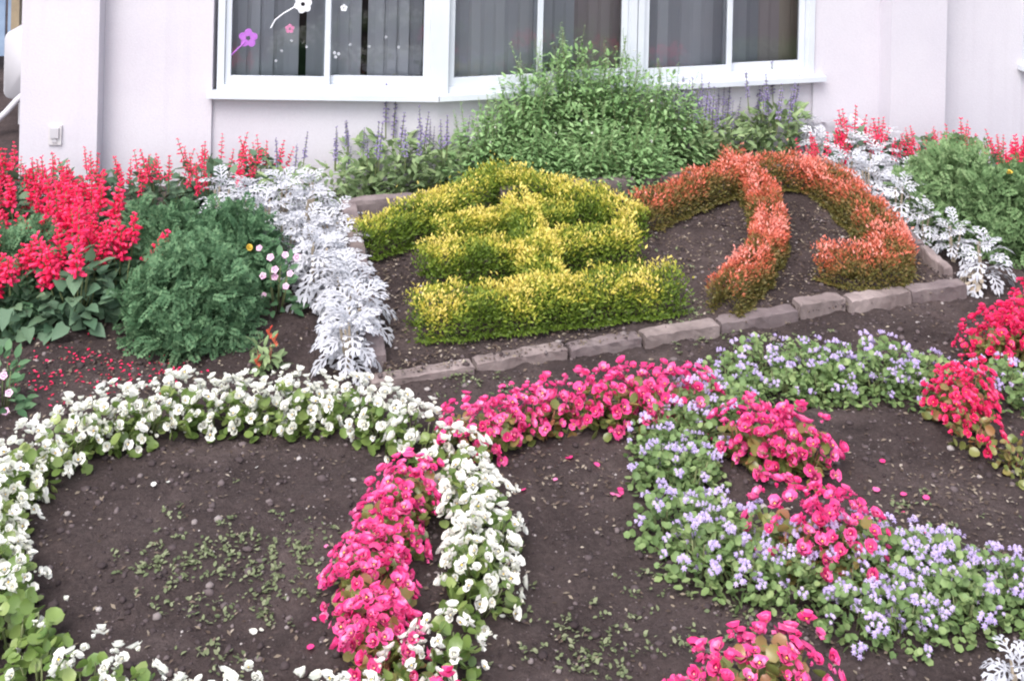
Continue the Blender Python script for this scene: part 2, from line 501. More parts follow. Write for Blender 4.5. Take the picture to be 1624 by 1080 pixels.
g.box(uL+.25, .2, -2.6, -.0, 3.22, 3.3, 0, WL.M); g.box(-.2, uR2+4, -2.6, -.0, 3.225, 3.3, 0, WR.M)
bpart('room_shell', g, DARKROOM)
# sill
g = Geo()
g.box(uS-.02, .004, -.03, .055, SILL_Z, SILL_Z+.030, 0, WL.M)
bpart('window_sill', g, PAINT)
g = Geo()
g.box(-.004, uRW+.06, -.03, .055, SILL_Z+.001, SILL_Z+.031, 0, WR.M)
bpart('window_sill', g, PAINT)
g = Geo(); g.box(uR2-.03, uR2+1.6, -.03, .05, SILL_Z, SILL_Z+.03, 0, WR.M)
bpart('window_sill', g, PAINT)
# outlet
ou, oz = WL.at(88, 214, .11)
g = Geo()
g.box(ou-.034, ou+.034, .11, .122, oz-.05, oz+.05, 0, WL.M)
g.box(ou-.022, ou+.022, .122, .133, oz-.012, oz+.04, 1, WL.M)
g.box(ou-.012, ou+.012, .122, .128, oz-.036, oz-.020, 1, WL.M)
bpart('outlet_cover', g, [solid_mat('outlet_rim', [(.3,(.50,.48,.50)),(.7,(.56,.54,.55))], 9, .5, 0), PLASTIC])

def window(wall, u0, u1, uM, edge_mat=None, seed=0):
    """a two sash sliding window between u0 and u1 with the meeting stile at uM."""
    rnd = random.Random(seed)
    zb = SILL_Z + .031
    g = Geo()                                              # fixed frame
    fw = .038
    g.box(u0, u0+fw, -.10, .012, zb, TOP, 0, wall.M); g.box(u1-fw, u1, -.10, .012, zb, TOP, 0, wall.M)
    g.box(u0+fw, u1-fw, -.10, .014, zb, zb+.035, 0, wall.M); g.box(u0+fw, u1-fw, -.10, .012, TOP-.04, TOP, 0, wall.M)
    root = bpart('window', g, PAINT)
    for k, (a, b, y) in enumerate(((u0+fw+.002, uM+.022, -.030), (uM-.022, u1-fw-.002, -.062))):
        s = Geo(); w = .030 if k == 0 else .034
        z0 = zb+.036; z1 = TOP-.042
        s.box(a, a+w, y, y+.028, z0, z1, 0, wall.M); s.box(b-w, b, y, y+.028, z0, z1, 0, wall.M)
        s.box(a+w, b-w, y+.001, y+.027, z0, z0+.042, 0, wall.M); s.box(a+w, b-w, y+.001, y+.027, z1-.04, z1, 0, wall.M)
        sm = s.mesh('sash', PAINT); part('sash', sm, root)
        p = Geo(); p.box(a+w, b-w, y+.011, y+.016, z0+.042, z1-.04, 0, wall.M)
        part('pane', p.mesh('pane', GLASS), root)
    # vertical blind slats behind
    u = u0 + .03
    while u < u1 - .03:
        w = .088
        mat = SLAT
        if edge_mat and u > u1 - .16: mat = edge_mat
        elif edge_mat and u > u1 - .34: mat = CURTAIN
        ang = rnd.uniform(.12, .42)
        p = Geo()
        c = Vector((u + w*.5, -.19 + rnd.uniform(-.01,.01), 0))
        Ml = wall.M @ Matrix.Translation(c) @ Matrix.Rotation(ang, 4, 'Z')
        hw = w*.55
        p.add([(-hw,0,zb-.02),(0,.008,zb-.02),(hw,0,zb-.02),(-hw,0,TOP),(0,.008,TOP),(hw,0,TOP),
               (-hw,-.003,zb-.02),(0,.005,zb-.02),(hw,-.003,zb-.02),(-hw,-.003,TOP),(0,.005,TOP),(hw,-.003,TOP)],
              [(0,1,4,3),(1,2,5,4),(7,6,9,10),(8,7,10,11),(0,3,9,6),(2,8,11,5),(0,6,7,1),(1,7,8,2),(3,4,10,9),(4,5,11,10)], 0, Ml)
        part('blind_slat', p.mesh('blind_slat', mat), root)
        u += w*.80*rnd.uniform(.92, 1.06)
        if not edge_mat and rnd.random() < .04: u += .06
    return root
w1 = window(WL, uW, -.012, WL.at(517, 80)[0], None, 1)
uA = WR.at(1010, 60)[0]
w2 = window(WR, .014, uA-.003, WR.at(855, 60)[0], CURTAIN, 2)
w3 = window(WR, uA+.003, uRW, WR.at(1156, 60)[0], CURTAIN_EDGE, 3)
w4 = window(WR, uR2, uR2+1.6, uR2+.8, None, 4)
bu = (WL.u + WR.u).normalized(); bn = Vector((bu.y, -bu.x, 0))
g = Geo()
g.box(-.048, .048, -.09, .026, SILL_Z+.0315, TOP+.01, 0, Matrix(((bu.x, bn.x, 0, K.x), (bu.y, bn.y, 0, K.y), (0,0,1,0), (0,0,0,1))))
bpart('corner_mullion', g, PAINT)
# flower stickers on the inside of the first pane
def sticker(name, px, py, r, mat, n, stem=None):
    u, z = WL.at(px, py)
    y0 = -.0125
    g = Geo()
    for k in range(n):
        a = 2*math.pi*k/n + .3
        cx, cz = u + math.cos(a)*r*.60, z + math.sin(a)*r*.60
        ring = [(cx + math.cos(t)*r*.40, y0, cz + math.sin(t)*r*.40) for t in [2*math.pi*j/10 for j in range(10)]]
        ring2 = [(x, y0-.0012-.0001*k, zz) for x, y, zz in ring]
        ring = [(x, y-.0001*k+.0008, zz) for x, y, zz in ring]
        g.add(ring + ring2, [tuple(range(10)), tuple(range(19, 9, -1))] + [(j, 10+j, 10+(j+1) % 10, (j+1) % 10) for j in range(10)], 0, WL.M)
    if stem:
        pts = [WL.M @ Vector((WL.at(*q)[0], y0, WL.at(*q)[1])) for q in stem]
        g.tube(pts, .004, 5)
    part(name, g.mesh(name, mat), w1)
sticker('flower_sticker', 393, 62, .052, STICK_P, 5, [(360, 95), (375, 80), (388, 68)])
sticker('flower_sticker', 459, 47, .026, STICK_R, 5)
sticker('flower_sticker', 480, 8, .050, STICK_W, 6, [(429, 46), (436, 33), (450, 22), (468, 12)])
for q in ((555, 72), (585, 75), (632, 76), (612, 60), (437, 98), (462, 66), (486, 76), (446, 82)):
    sticker('small_sticker', q[0], q[1], .008, STICK_D, 4)
sticker('flower_sticker', 545, 14, .020, STICK_W, 5)
sticker('petal_sticker', 533, 88, .022, STICK_D, 3)

# beyond the left corner
def beyond():
    p = G(18, 160, .2); d0 = 8.2
    def at(px, py, d):
        r = ray(px, py); return Vector((0,0,H)) + r*d
    a = at(6, 50, 8.0); b = at(75, 160, 8.0)
    g = Geo()
    # rounded box
    x0, x1, z0, z1, y0, y1, r = a.x, b.x, b.z, a.z, a.y, a.y+.3, .05
    prof = []
    for cx, cz, a0 in ((x1-r, z1-r, 0), (x0+r, z1-r, 90), (x0+r, z0+r, 180), (x1-r, z0+r, 270)):
        for k in range(5):
            w = R(a0 + 22.5*k); prof.append((cx + r*math.cos(w), cz + r*math.sin(w)))
    n = len(prof)
    vs_ = []
    for y, s in ((y0, .90), (y0+.012, .97), (y0+.03, 1), (y1-.03, 1), (y1, .92)):
        cx, cz = (x0+x1)/2, (z0+z1)/2
        vs_ += [(cx+(x-cx)*(1-(1-s)*.5), y, cz+(z-cz)*(1-(1-s)*.3)) for x, z in prof]
    fs_ = [tuple(range(n-1,-1,-1)), tuple(range(4*n, 5*n))]
    for i in range(4):
        fs_ += [(i*n+k, i*n+(k+1) % n, (i+1)*n+(k+1) % n, (i+1)*n+k) for k in range(n)]
    base = Vector(((x0+x1)/2, y0+.15, 0))
    t = thing('utility_tank', 'white rounded utility tank beyond the left end of the building', 'tank', base)
    T = Matrix.Translation(-base)
    g.add(vs_, fs_)
    part('tank_body', g.mesh('tank_body', PLASTIC, True), t, T)
    for sx in (x0+.06, x1-.06):
        lg = Geo(); lg.tube([(sx, y0+.15, -.06), (sx, y0+.15, z0+.02)], .015, 8); part('leg', lg.mesh('leg', PLASTIC), t, T)
    pp = Geo(); pts = [at(40, 148, 7.98), at(26, 160, 7.96), at(10, 178, 7.92), at(-10, 196, 7.88)]
    pts.append(Vector((pts[-1].x-.1, pts[-1].y-.05, -.05)))
    pp.tube(pts, .021, 8); part('pipe', pp.mesh('pipe', PLASTIC, True), t, T)
    # neighbouring fence
    wood = solid_mat('old_wood', [(.3,(.20,.16,.11)),(.7,(.34,.27,.18))], 8, .8, .3)
    blue = solid_mat('blue_sheet', [(.3,(.16,.22,.34)),(.7,(.32,.42,.55))], 3, .5, .1)
    q = at(10, 60, 9.4); f0 = Vector((q.x, q.y, 0))
    ft = thing('sheet_fence', 'blue sheet fence on timber posts far behind the tank', 'fence', f0)
    for k in range(-4, 3):
        pg = Geo(); pg.box(k*.42, k*.42+.40, .02, .035, .05, 1.7); part('panel', pg.mesh('panel', blue), ft)
    for k in (-4, -2, 0, 2):
        pg = Geo(); pg.box(k*.42+.05, k*.42+.11, -.05, .015, -.06, 1.8); part('post', pg.mesh('post', wood), ft)
    pg = Geo(); pg.box(-1.7, 1.2, -.01, .018, .9, .97); part('rail', pg.mesh('rail', wood), ft)
beyond()

# ------------------------------------------------------------------ kerb of the raised bed
kerb = thing('bed_kerb', 'low kerb of weathered stone blocks round the raised bed', 'kerb', (FL.x, FL.y, 0))
def kerb_block(a, b, h0, h1, wd, mat, dip=.05):
    """a, b ground ends of the outer edge; the block runs from a to b and wd inwards (left side of a->b)."""
    d = (b-a); L = d.length; d.normalize()
    n = Vector((-d.y, d.x, 0))
    nx, g = 15, Geo(); sd_ = U(0,50)
    vs_, fs_ = [], []
    prof = [(0, -dip), (0, .5), (.0, .93), (.07, 1.0), (.55, 1.01), (.95, 1.0), (1.0, .93), (1.0, -dip)]
    k = len(prof)
    for i in range(nx):
        t = i/(nx-1); e = .006 if i in (0, nx-1) else 0
        h = h0 + (h1-h0)*t
        for (q, z) in prof:
            zz = z*h if z > 0 else z
            if z > .8: zz += .006*noise.noise(Vector((t*L*14+sd_, q*2, 1))) - (.012*max(0, noise.noise(Vector((t*L*22+sd_, q*3, 7)))-.25) if q < .2 or q > .9 else 0)
            p = a + d*(L*t) + n*(q*wd)
            j = Vector((U(-1,1), U(-1,1), U(-1,1)))*.0022
            if i in (0, nx-1): p = p + d*(e if i == 0 else -e); zz -= .004 if z > .8 else 0
            vs_.append((p.x+j.x, p.y+j.y, zz+j.z*(1 if z > 0 else 0)))
    for i in range(nx-1):
        for m in range(k-1):
            fs_.append((i*k+m, (i+1)*k+m, (i+1)*k+m+1, i*k+m+1))
    fs_.append(tuple(range(k-1,-1,-1))); fs_.append(tuple(range((nx-1)*k, nx*k)))
    fs_ = [tuple(reversed(f)) for f in fs_]
    g.add(vs_, fs_)
    part('kerb_block', g.mesh('kerb_block', mat), kerb, Matrix.Translation(-Vector((FL.x, FL.y, 0))))
def along(t): return FL.lerp(FR, t)
front = [(.0,.15,.028,.034,STONE), (.151,.293,.034,.040,STONE), (.294,.411,.036,.042,STONE_DARK),
         (.412,.54,.048,.050,STONE), (.541,.68,.048,.052,STONE_DARK), (.665,.77,.068,.066,STONE), (.771,.887,.066,.066,STONE), (.888,1.0,.060,.056,STONE_DARK)]
for i, (t0, t1, h0, h1, m) in enumerate(front):
    off = fnor*(.006*((i*5) % 3) - .012 + (.022 if i == 5 else 0))
    if i == 5: t0 = .684
    kerb_block(along(t0)+off, along(t1)+off, h0, h1, .07, m)
def side_blocks(a, b, n, h, mats, wd=.07):
    for k in range(n):
        p, q = a.lerp(b, k/n+.006), a.lerp(b, (k+1)/n-.006)
        kerb_block(p, q, h(k/n), h((k+1)/n), wd, mats[k % len(mats)])
dl = (BL-FL).normalized()
side_blocks(BL, FL - dl*.0 + dl*.09, 5, lambda t: .25 - .17*t, [STONE_DARK, STONE])
side_blocks(FR + (BR-FR).normalized()*.10, BR, 5, lambda t: .085+.17*t, [STONE, STONE_DARK], .045)
side_blocks(BR, BL, 7, lambda t: .25, [STONE_DARK], .07)

# ------------------------------------------------------------------ plant pieces (shared meshes)
def petal_mesh(n, L, wid, cup):
    """points of one petal fan along +Y from the origin."""
    v = [(0,0,0), (0, L*.55, -cup*.35)]
    for k in range(n):
        a = math.pi*(-.78 + 1.56*k/(n-1))
        v.append((wid*math.sin(a), L*.5 + L*.5*math.cos(a), cup*(.25+.75*abs(math.sin(a))**2) ))
    f = [(0, 1, 2)] if False else []
    f.append((0, 1, 2)); 
    for k in range(n-1): f.append((1, 3+k, 2+k)) if False else f.append((1, 2+k, 3+k))
    f.append((0, 2+n-1, 1))
    return v, f
def ball(r, M=None):
    v = [(r,0,0),(-r,0,0),(0,r,0),(0,-r,0),(0,0,r),(0,0,-r)]
    f = [(0,2,4),(2,1,4),(1,3,4),(3,0,4),(2,0,5),(1,2,5),(3,1,5),(0,3,5)]
    return v, f
def begonia_flower(mat, double=False):
    g = Geo()
    op = U(5,55); lop = U(.82,1.12)
    for k, (a, L, w) in enumerate([(0,.019*lop,.015),(180,.019,.015*lop),(90,.013,.009),(270,.013,.008)]):
        v, f = petal_mesh(6, L*U(.9,1.1), w*U(.9,1.1), .006)
        g.add(v, f, 0, Matrix.Rotation(R(a+U(-12,12)), 4, 'Z') @ Matrix.Rotation(R(op+U(-8,12)), 4, 'X') @ Matrix.Translation((0,.001,.001*k)))
    if double:
        v, f = petal_mesh(6, .015, .011, .006)
        for a in (45, 200): g.add(v, f, 0, Matrix.Translation((0,0,.005)) @ Matrix.Rotation(R(a), 4, 'Z') @ Matrix.Rotation(R(40), 4, 'X'))
    v, f = ball(.0028); g.add(v, f, 1, Matrix.Translation((0,0,.0045)))
    v, f = petal_mesh(5, .010, .007, .005)                 # a bud that hangs behind
    g.add(v, f, 0, Matrix.Translation((.012,-.006,-.008)) @ Matrix.Rotation(R(70), 4, 'X'))
    return g.mesh('flower', [mat, M_YEL], True)
BF = {m.name: [begonia_flower(m, i % 2) for i in range(8)] for m in (M_WFLOW, M_PFLOW, M_RFLOW)}

def single_leaf(tm, mat, name='leaf', thick=False):
    g = Geo(); g.add(tm[0], tm[1]); return g.mesh(name, mat, True)
BL_LEAF = {m.name: [single_leaf(tmpl_round(9, c), m) for c in (.1, .2, .32)] for m in (M_WLEAF, M_PLEAF, M_RLEAF)}

def dome_points(n, r, h, lo=-.1, hi=1.0, shell=(.8, 1.0)):
    ph = rng.uniform(0, 2*np.pi, n); cz = rng.uniform(lo, hi, n)
    s = np.sqrt(np.maximum(0, 1-np.clip(cz, 0, 1)**2)); q = rng.uniform(*shell, n)
    d = np.stack([s*np.cos(ph), s*np.sin(ph), np.clip(cz, -.1, 1)], 1)
    p = np.stack([d[:,0]*r*q, d[:,1]*r*q, h*(.12 + .88*np.clip(cz,0,1)*q)], 1)
    return p, d
def filler(name, n, r, h, tm, size, mat, lo=-.1, hi=.95, shell=(.35,.95), up=.35, stems=0, stem_mat=None):
    p, d = dome_points(n, r, h, lo, hi, shell)
    jit = rng.normal(0, .45, (n,3))
    ax = d + jit; ax[:,2] = ax[:,2]*.5 + up*rng.uniform(-.6,1,n)
    nm = d + rng.normal(0,.35,(n,3)) + np.array([0,0,.6])
    parts = [scatter_arrays(tm[0], tm[1], p, ax, nm, rng.uniform(.75,1.2,n)*size, rng.uniform(0,1,n))]
    nf = len(parts[0][1]); mats = [mat]; mi = np.zeros(nf, int)
    if stems:
        g = Geo()
        for k in range(stems):
            a, q = U(0,6.28), U(.2,.75)
            top = Vector((math.cos(a)*r*q, math.sin(a)*r*q, h*U(.55,.8)))
            g.tube([(top.x*.25, top.y*.25, -.02), (top.x*.8, top.y*.8, top.z*.55), top], [.004,.0035,.002], 3)
        tv = np.array(g.v); tf = []
        for f in g.f:
            for j in range(1, len(f)-1): tf.append((f[0], f[j], f[j+1]))
        tf = np.array(tf)
        parts.append((tv, tf, None)); mats.append(stem_mat); mi = np.concatenate([mi, np.ones(len(tf), int)])
    V, Fa, T = join_arrays(parts)
    return arrays_mesh(name, V, Fa, mats, T, True, mi)

def soil_at(p): return Vector((p[0], p[1], gz(p[0], p[1]) - .008))

# ---- begonias
BEG_FILL = {m.name: [filler('foliage', 64, .092, .15, tmpl_round(8,.2), .036, m, stems=6, stem_mat=sm) for _ in range(3)]
            for m, sm in ((M_WLEAF, M_STEM), (M_PLEAF, M_RSTEM), (M_RLEAF, M_RSTEM))}
def begonia(loc, kind, label, group, n_flow, n_leaf, s=1.0, r=.115, h=.185, fsize=1.0):
    name, fm, lm = {'white': ('white_begonia', M_WFLOW, M_WLEAF), 'pink': ('pink_begonia', M_PFLOW, M_PLEAF), 'red': ('red_begonia', M_RFLOW, M_RLEAF)}[kind]
    t = thing(name, label, 'begonia', loc, U(0, 6.28), s, group, tilt=(U(-.08,.08), U(-.08,.08)))
    part('foliage', random.choice(BEG_FILL[lm.name]), t, kind='stuff')
    for k in range(n_leaf):
        a = U(0, 6.28); cz = U(.0, .75); q = U(.78, 1.0)
        sxy = math.sqrt(1-cz*cz)
        d = Vector((math.cos(a)*sxy, math.sin(a)*sxy, cz))
        p = Vector((d.x*r*q*.8, d.y*r*q*.8, h*(.12+.8*cz*q)))
        ax = Vector((d.x, d.y, U(-.5,.5))); nm = Vector((d.x*.7, d.y*.7, .8)) + Vector((U(-.3,.3), U(-.3,.3), 0))
        part('leaf', random.choice(BL_LEAF[lm.name]), t, frame(p, ax, nm, U(.030,.047)))
    # flowers spread over the dome
    ga = 2.39996
    o = U(0, 6.28)
    for k in range(n_flow):
        f = (k+.5)/n_flow
        cz = 1 - f*.88 + U(-.07,.07); cz = max(.05, min(1, cz))
        a = o + k*ga + U(-.3,.3); sxy = math.sqrt(1-cz*cz)
        d = Vector((math.cos(a)*sxy, math.sin(a)*sxy, cz)); q = U(.9, 1.12)
        p = Vector((d.x*r*q, d.y*r*q, h*(.14+.86*cz*q) + U(-.012,.014)))
        dd = d + Vector((U(-.5,.5), U(-.5,.5) - .15, U(0,.5)))
        part('flower', random.choice(BF[fm.name]), t, aim(p, dd, U(0,6.28), (U(.85,1.32) if random.random() < .86 else U(.5,.75))*fsize))
    return t

def resample(pts, spacing):
    out = []; acc = 0.0
    for a, b in zip(pts[:-1], pts[1:]):
        L = (b-a).length; t = acc
        while t < L:
            out.append((a.lerp(b, t/L), (b-a).normalized())); t += spacing
        acc = t - L
    return out
def band(pix, spacing, offs=(0.0,), jit=.02, fn=G):
    pts = [fn(*p) for p in pix]
    res = []
    for ri, o in enumerate(offs):
        for p, d in resample(pts, spacing):
            n = Vector((-d.y, d.x, 0))
            res.append(p + n*o + d*(spacing*.5*(ri % 2)) + Vector((U(-jit,jit), U(-jit,jit), 0)))
    return res

ORD = 'first second third fourth fifth sixth seventh eighth ninth tenth eleventh twelfth thirteenth fourteenth'.split()
def rows(pix, sp, offs, jit, names, start):
    """plants along a line, row by row, each with its place counted from an end that can be found."""
    for o, nm in zip(offs, names):
        pp = band(pix, sp, (o,), jit)
        for i, p in enumerate(pp):
            w = ORD[i] if i < len(pp)-1 or i == 0 else 'last'
            yield p, f', {nm + ", " if nm else ""}{w} from the {start}', i
LBL = {
 'wb': ('white begonia in the back arc of the left ring', 'white begonias in the back arc of the left ring'),
 'wl': ('white begonia in the left arc of the left ring', 'white begonias in the left arc of the left ring'),
 'wr': ('white begonia in the right arc of the left ring', 'white begonias in the right arc of the left ring'),
 'wf': ('white begonia in the front arc of the left ring', 'white begonias in the front arc of the left ring'),
}
wl = [(60,1075),(25,1035),(-8,975),(-12,915),(-2,855),(25,805),(70,765)]
wb = [(115,735),(170,712),(235,692),(310,678),(390,670),(470,675),(540,686),(600,700),(655,722),(690,745)]
wr = [(722,778),(745,815),(762,860),(768,915),(752,970),(728,1025)]
wf = [(700,1092),(655,1125),(590,1185),(520,1215),(430,1225),(330,1212),(240,1180),(150,1150),(100,1120)]
for key, pix, nf, nl in (('wl', wl, 33, 4), ('wb', wb, 36, 4), ('wr', wr, 31, 5), ('wf', wf, 20, 7)):
    for p, sfx, i in rows(pix, .125, (0,), .015, ('',), {'wl': 'front', 'wb': 'left', 'wr': 'back', 'wf': 'right'}[key]):
        few = (key == 'wl' and i < 3) or (key == 'wf' and p.x < -1.1)
        begonia(soil_at(p), 'white', LBL[key][0] + sfx, LBL[key][1], n_flow=5 if few else nf if U(0,1) > .12 else nf-6, n_leaf=12 if few else nl, s=U(.92,1.12))

PL = {
 'pl': ('pink begonia in the strip crossing the white ring', 'pink begonias crossing the white ring'),
 'pb': ('pink begonia in the back arc of the middle ring', 'pink begonias in the back arc of the middle ring'),
 'pr': ('pink begonia in the upper clump among lavender flowers', 'pink begonias in the upper clump among lavender flowers'),
 'pm': ('pink begonia in the leggy clump above the lavender band', 'pink begonias in the clump rising from the lavender band'),
 'pg': ('pink begonia by the front white clump', 'pink begonias by the front white clump'),
 'pf': ('pink begonia in the front arc of the middle ring', 'pink begonias in the front arc of the middle ring'),
}
pl = [(650,812),(626,848),(606,890),(592,940),(585,995),(595,1050),(615,1100)]
pb = [(742,726),(780,702),(830,688),(900,680),(970,674),(1040,668),(1105,668)]
pr = [(1185,728),(1225,752),(1262,748),(1290,765)]
pm = [(1250,893),(1298,915),(1345,905),(1352,935)]
pf = [(1015,1240),(1070,1225),(1135,1170),(1190,1145),(1240,1120),(1295,1096)]
pf2 = [(705,1190),(775,1215)]
for key, pix, sp, nf, s in (('pl', pl, .095, 31, .93), ('pb', pb, .11, 32, .98), ('pr', pr, .075, 30, 1.05), ('pm', pm, .085, 26, 1.0), ('pf', pf, .12, 22, 1.05), ('pg', pf2, .13, 14, .95)):
    for p, sfx, i in rows(pix, sp, (0,), .02, ('',), 'back' if key == 'pl' else 'left'):
        begonia(soil_at(p), 'pink', PL[key][0] + sfx, PL[key][1], n_flow=nf, n_leaf=4, s=s*U(.92,1.1), h=.185 if key != 'pm' else .23, fsize=1.08)
RL = {
 'ra': ('red begonia in the rear clump below the kerb corner', 'red begonias in the rear clump at the right'),
 'rb': ('red begonia in the clump crossing the lavender arc', 'red begonias in the clump crossing the lavender arc'),
 'rc': ('sparse bronze begonia at the right edge', 'sparse bronze begonias at the right edge'),
}
ra = [(1672,512),(1630,543),(1595,566),(1568,580)]
rb = [(1528,650),(1512,680),(1538,702),(1570,708)]
rc = [(1600,745),(1660,775)]
for key, pix, sp, offs, nf in (('ra', ra, .11, (-.035,.035), 32), ('rb', rb, .08, (0,), 34), ('rc', rc, .12, (0,), 2)):
    for p, sfx, i in rows(pix, sp, offs, .02, ('rear row', 'front row') if len(offs) > 1 else ('',), 'right' if key == 'ra' else 'back' if key == 'rb' else 'left'):
        begonia(soil_at(p), 'red', RL[key][0] + sfx, RL[key][1], n_flow=nf, n_leaf=3, s=U(.88,1.0) if key != 'rc' else .75, h=.21)

# ---- ageratum
def ageratum_head():
    g = Geo()
    for k in range(random.choice((5,6,7))):
        a, q = U(0,6.28), math.sqrt(U(.02,1))*.014
        c = Vector((math.cos(a)*q, math.sin(a)*q, .006 - 18*q*q + U(-.002,.003)))
        for tier, (z, ro, n) in enumerate(((0,.0068,6),(.004,.0048,5))):
            vs_ = [c + Vector((0,0,z+.003))]; fs_ = []
            for j in range(n*2):
                w = math.pi*j/n + tier*.4; rr = ro if j % 2 == 0 else ro*.5
                vs_.append(c + Vector((math.cos(w)*rr, math.sin(w)*rr, z + (U(-.003,.001) if j % 2 == 0 else .001))))
            for j in range(n*2): fs_.append((0, 1+j, 1+(j+1) % (n*2)))
            g.add(vs_, fs_, 0)
    return g.mesh('flower_head', M_AFLOW, False)
AHEAD = [ageratum_head() for _ in range(5)]
AFILL = [filler('foliage', 230, .115, .135, tmpl_round(6,.15), .024, M_ALEAF, lo=-.1, hi=1, shell=(.45,1.0), up=.2, stems=8, stem_mat=M_STEM) for _ in range(4)]
def ageratum(loc, label, group, n, s=1.0):
    t = thing('ageratum', label, 'ageratum', loc, U(0,6.28), s, group, tilt=(U(-.08,.08), U(-.08,.08)))
    part('foliage', random.choice(AFILL), t, kind='stuff')
    o = U(0,6.28)
    for k in range(n):
        f = (k+.5)/n; cz = max(.1, min(1, 1-f*.8+U(-.15,.15))); a = o+k*2.39996+U(-.5,.5); sxy = math.sqrt(1-cz*cz)
        d = Vector((math.cos(a)*sxy, math.sin(a)*sxy, cz)); q = U(.95,1.12)
        part('flower_head', random.choice(AHEAD), t, aim((d.x*.115*q, d.y*.115*q, .135*(.14+.86*cz*q)+.004), d+Vector((0,-.15,.7)), U(0,6.28), U(.85,1.45)))
    return t
AL = {
 'ab': ('lavender ageratum in the back arc of the right ring', 'ageratums in the back arc of the right ring'),
 'al': ('lavender ageratum in the right ring\'s left bend', 'ageratums in the left bend of the right ring'),
 'af': ('lavender ageratum in the right ring\'s front band', 'ageratums in the front band of the right ring'),
 'ar': ('lavender ageratum in the patch right of the leggy clump', 'ageratums right of the leggy pink clump'),
}
ab = [(1165,625),(1230,612),(1300,606),(1380,612),(1450,622),(1490,632)]
ab2 = [(1590,632),(1625,645),(1670,660)]
al = [(1130,662),(1085,705),(1058,750),(1080,795)]
af = [(1085,850),(1110,885),(1160,900),(1220,915),(1280,938)]
ar = [(1395,915),(1400,985),(1440,1020)]
ar2 = [(1450,925),(1500,960),(1560,965),(1620,960),(1680,955)]
AL['ac'] = ('lavender ageratum right of the red clump', 'ageratums right of the red clump')
AL['as'] = ('lavender ageratum in the front band at the right edge', 'ageratums in the front band at the right edge')
for key, pix, sp, offs, n, nms, start in (
        ('ab', ab, .15, (-.07,.07), 11, ('front row', 'rear row'), 'left'), ('ac', ab2, .14, (0,), 12, ('',), 'left'),
        ('al', al, .13, (-.05,.05), 11, ('outer row', 'inner row'), 'back'),
        ('af', af, .13, (-.07,.07), 14, ('front row', 'rear row'), 'left'),
        ('ar', ar, .12, (-.11,0,.11), 13, ('left row', 'middle row', 'right row'), 'back'),
        ('as', ar2, .15, (-.06,.07), 13, ('front row', 'rear row'), 'left')):
    for p, sfx, i in rows(pix, sp, offs, .025, nms, start):
        ageratum(soil_at(p), AL[key][0] + sfx, AL[key][1], n=max(5, n + random.randint(-3,3)), s=U(.9,1.15))

# ---- scarlet sage
def salvia_spike(mat, L=.16, r=.026, whorls=9, per=4, fl=.030):
    g = Geo()
    g.tube([(0,0,-.07),(0,0,L*.5),(0,0,L)], [.0028,.0025,.0015], 4, 0)
    for i in range(whorls):
        f = i/(whorls-1); z = L*f
        k = (1 - .45*f*f)*U(.65,1.1)
        m = per if f < .8 else 3
        for j in range(m):
            a = 2*math.pi*(j/m + .13*i) + U(-.35,.35)
            out = Vector((math.cos(a), math.sin(a), U(-.35,.8) + f*f*.9)).normalized()
            base = Vector((0,0,z+U(-.004,.004)))
            ln = fl*k*U(.8,1.2)
            side = out.orthogonal().normalized(); up = out.cross(side)
            w = .0062*(k*.6+.4)*max(.75, fl/.030)
            mid = base + out*ln*.55; tip = base + out*ln
            g.add([base, mid+side*w, mid+up*w, mid-side*w, mid-up*w, tip+side*w*.5-Vector((0,0,.003)), tip-side*w*.5-Vector((0,0,.003))],
                  [(0,2,1),(0,3,2),(0,4,3),(0,1,4),(1,2,5),(2,6,5),(2,3,6),(3,4,6),(4,5,6),(4,1,5)], 1)
    return g.mesh('flower_spike', [M_STEM, mat], False)
SSPIKE = [salvia_spike(M_SFLOW, L=U(.10,.15), whorls=8, per=5, fl=.040) for _ in range(5)]
SSPIKE2 = [salvia_spike(M_SFLOW, L=U(.09,.14), whorls=7, per=4, fl=.027) for _ in range(5)]
def tmpl_heart():
    v = [(0,0,0),(-.30,-.06,.05),(.30,-.06,.05),(-.42,.25,.06),(.42,.25,.06),(-.30,.6,.02),(.30,.6,.02),(0,.3,-.03),(0,.65,-.06),(0,1.05,-.16)]
    f = [(0,7,1),(0,2,7),(1,7,3),(2,4,7),(3,7,8),(3,8,5),(7,4,8),(4,6,8),(5,8,9),(8,6,9)]
    return v, f
SLEAF = [single_leaf(tmpl_heart(), M_SLEAF)]
SFILL = [filler('foliage', 130, .17, .29, tmpl_heart(), .058, M_SLEAF, lo=-.1, hi=1, shell=(.4,1), up=0, stems=9, stem_mat=M_STEM) for _ in range(3)]
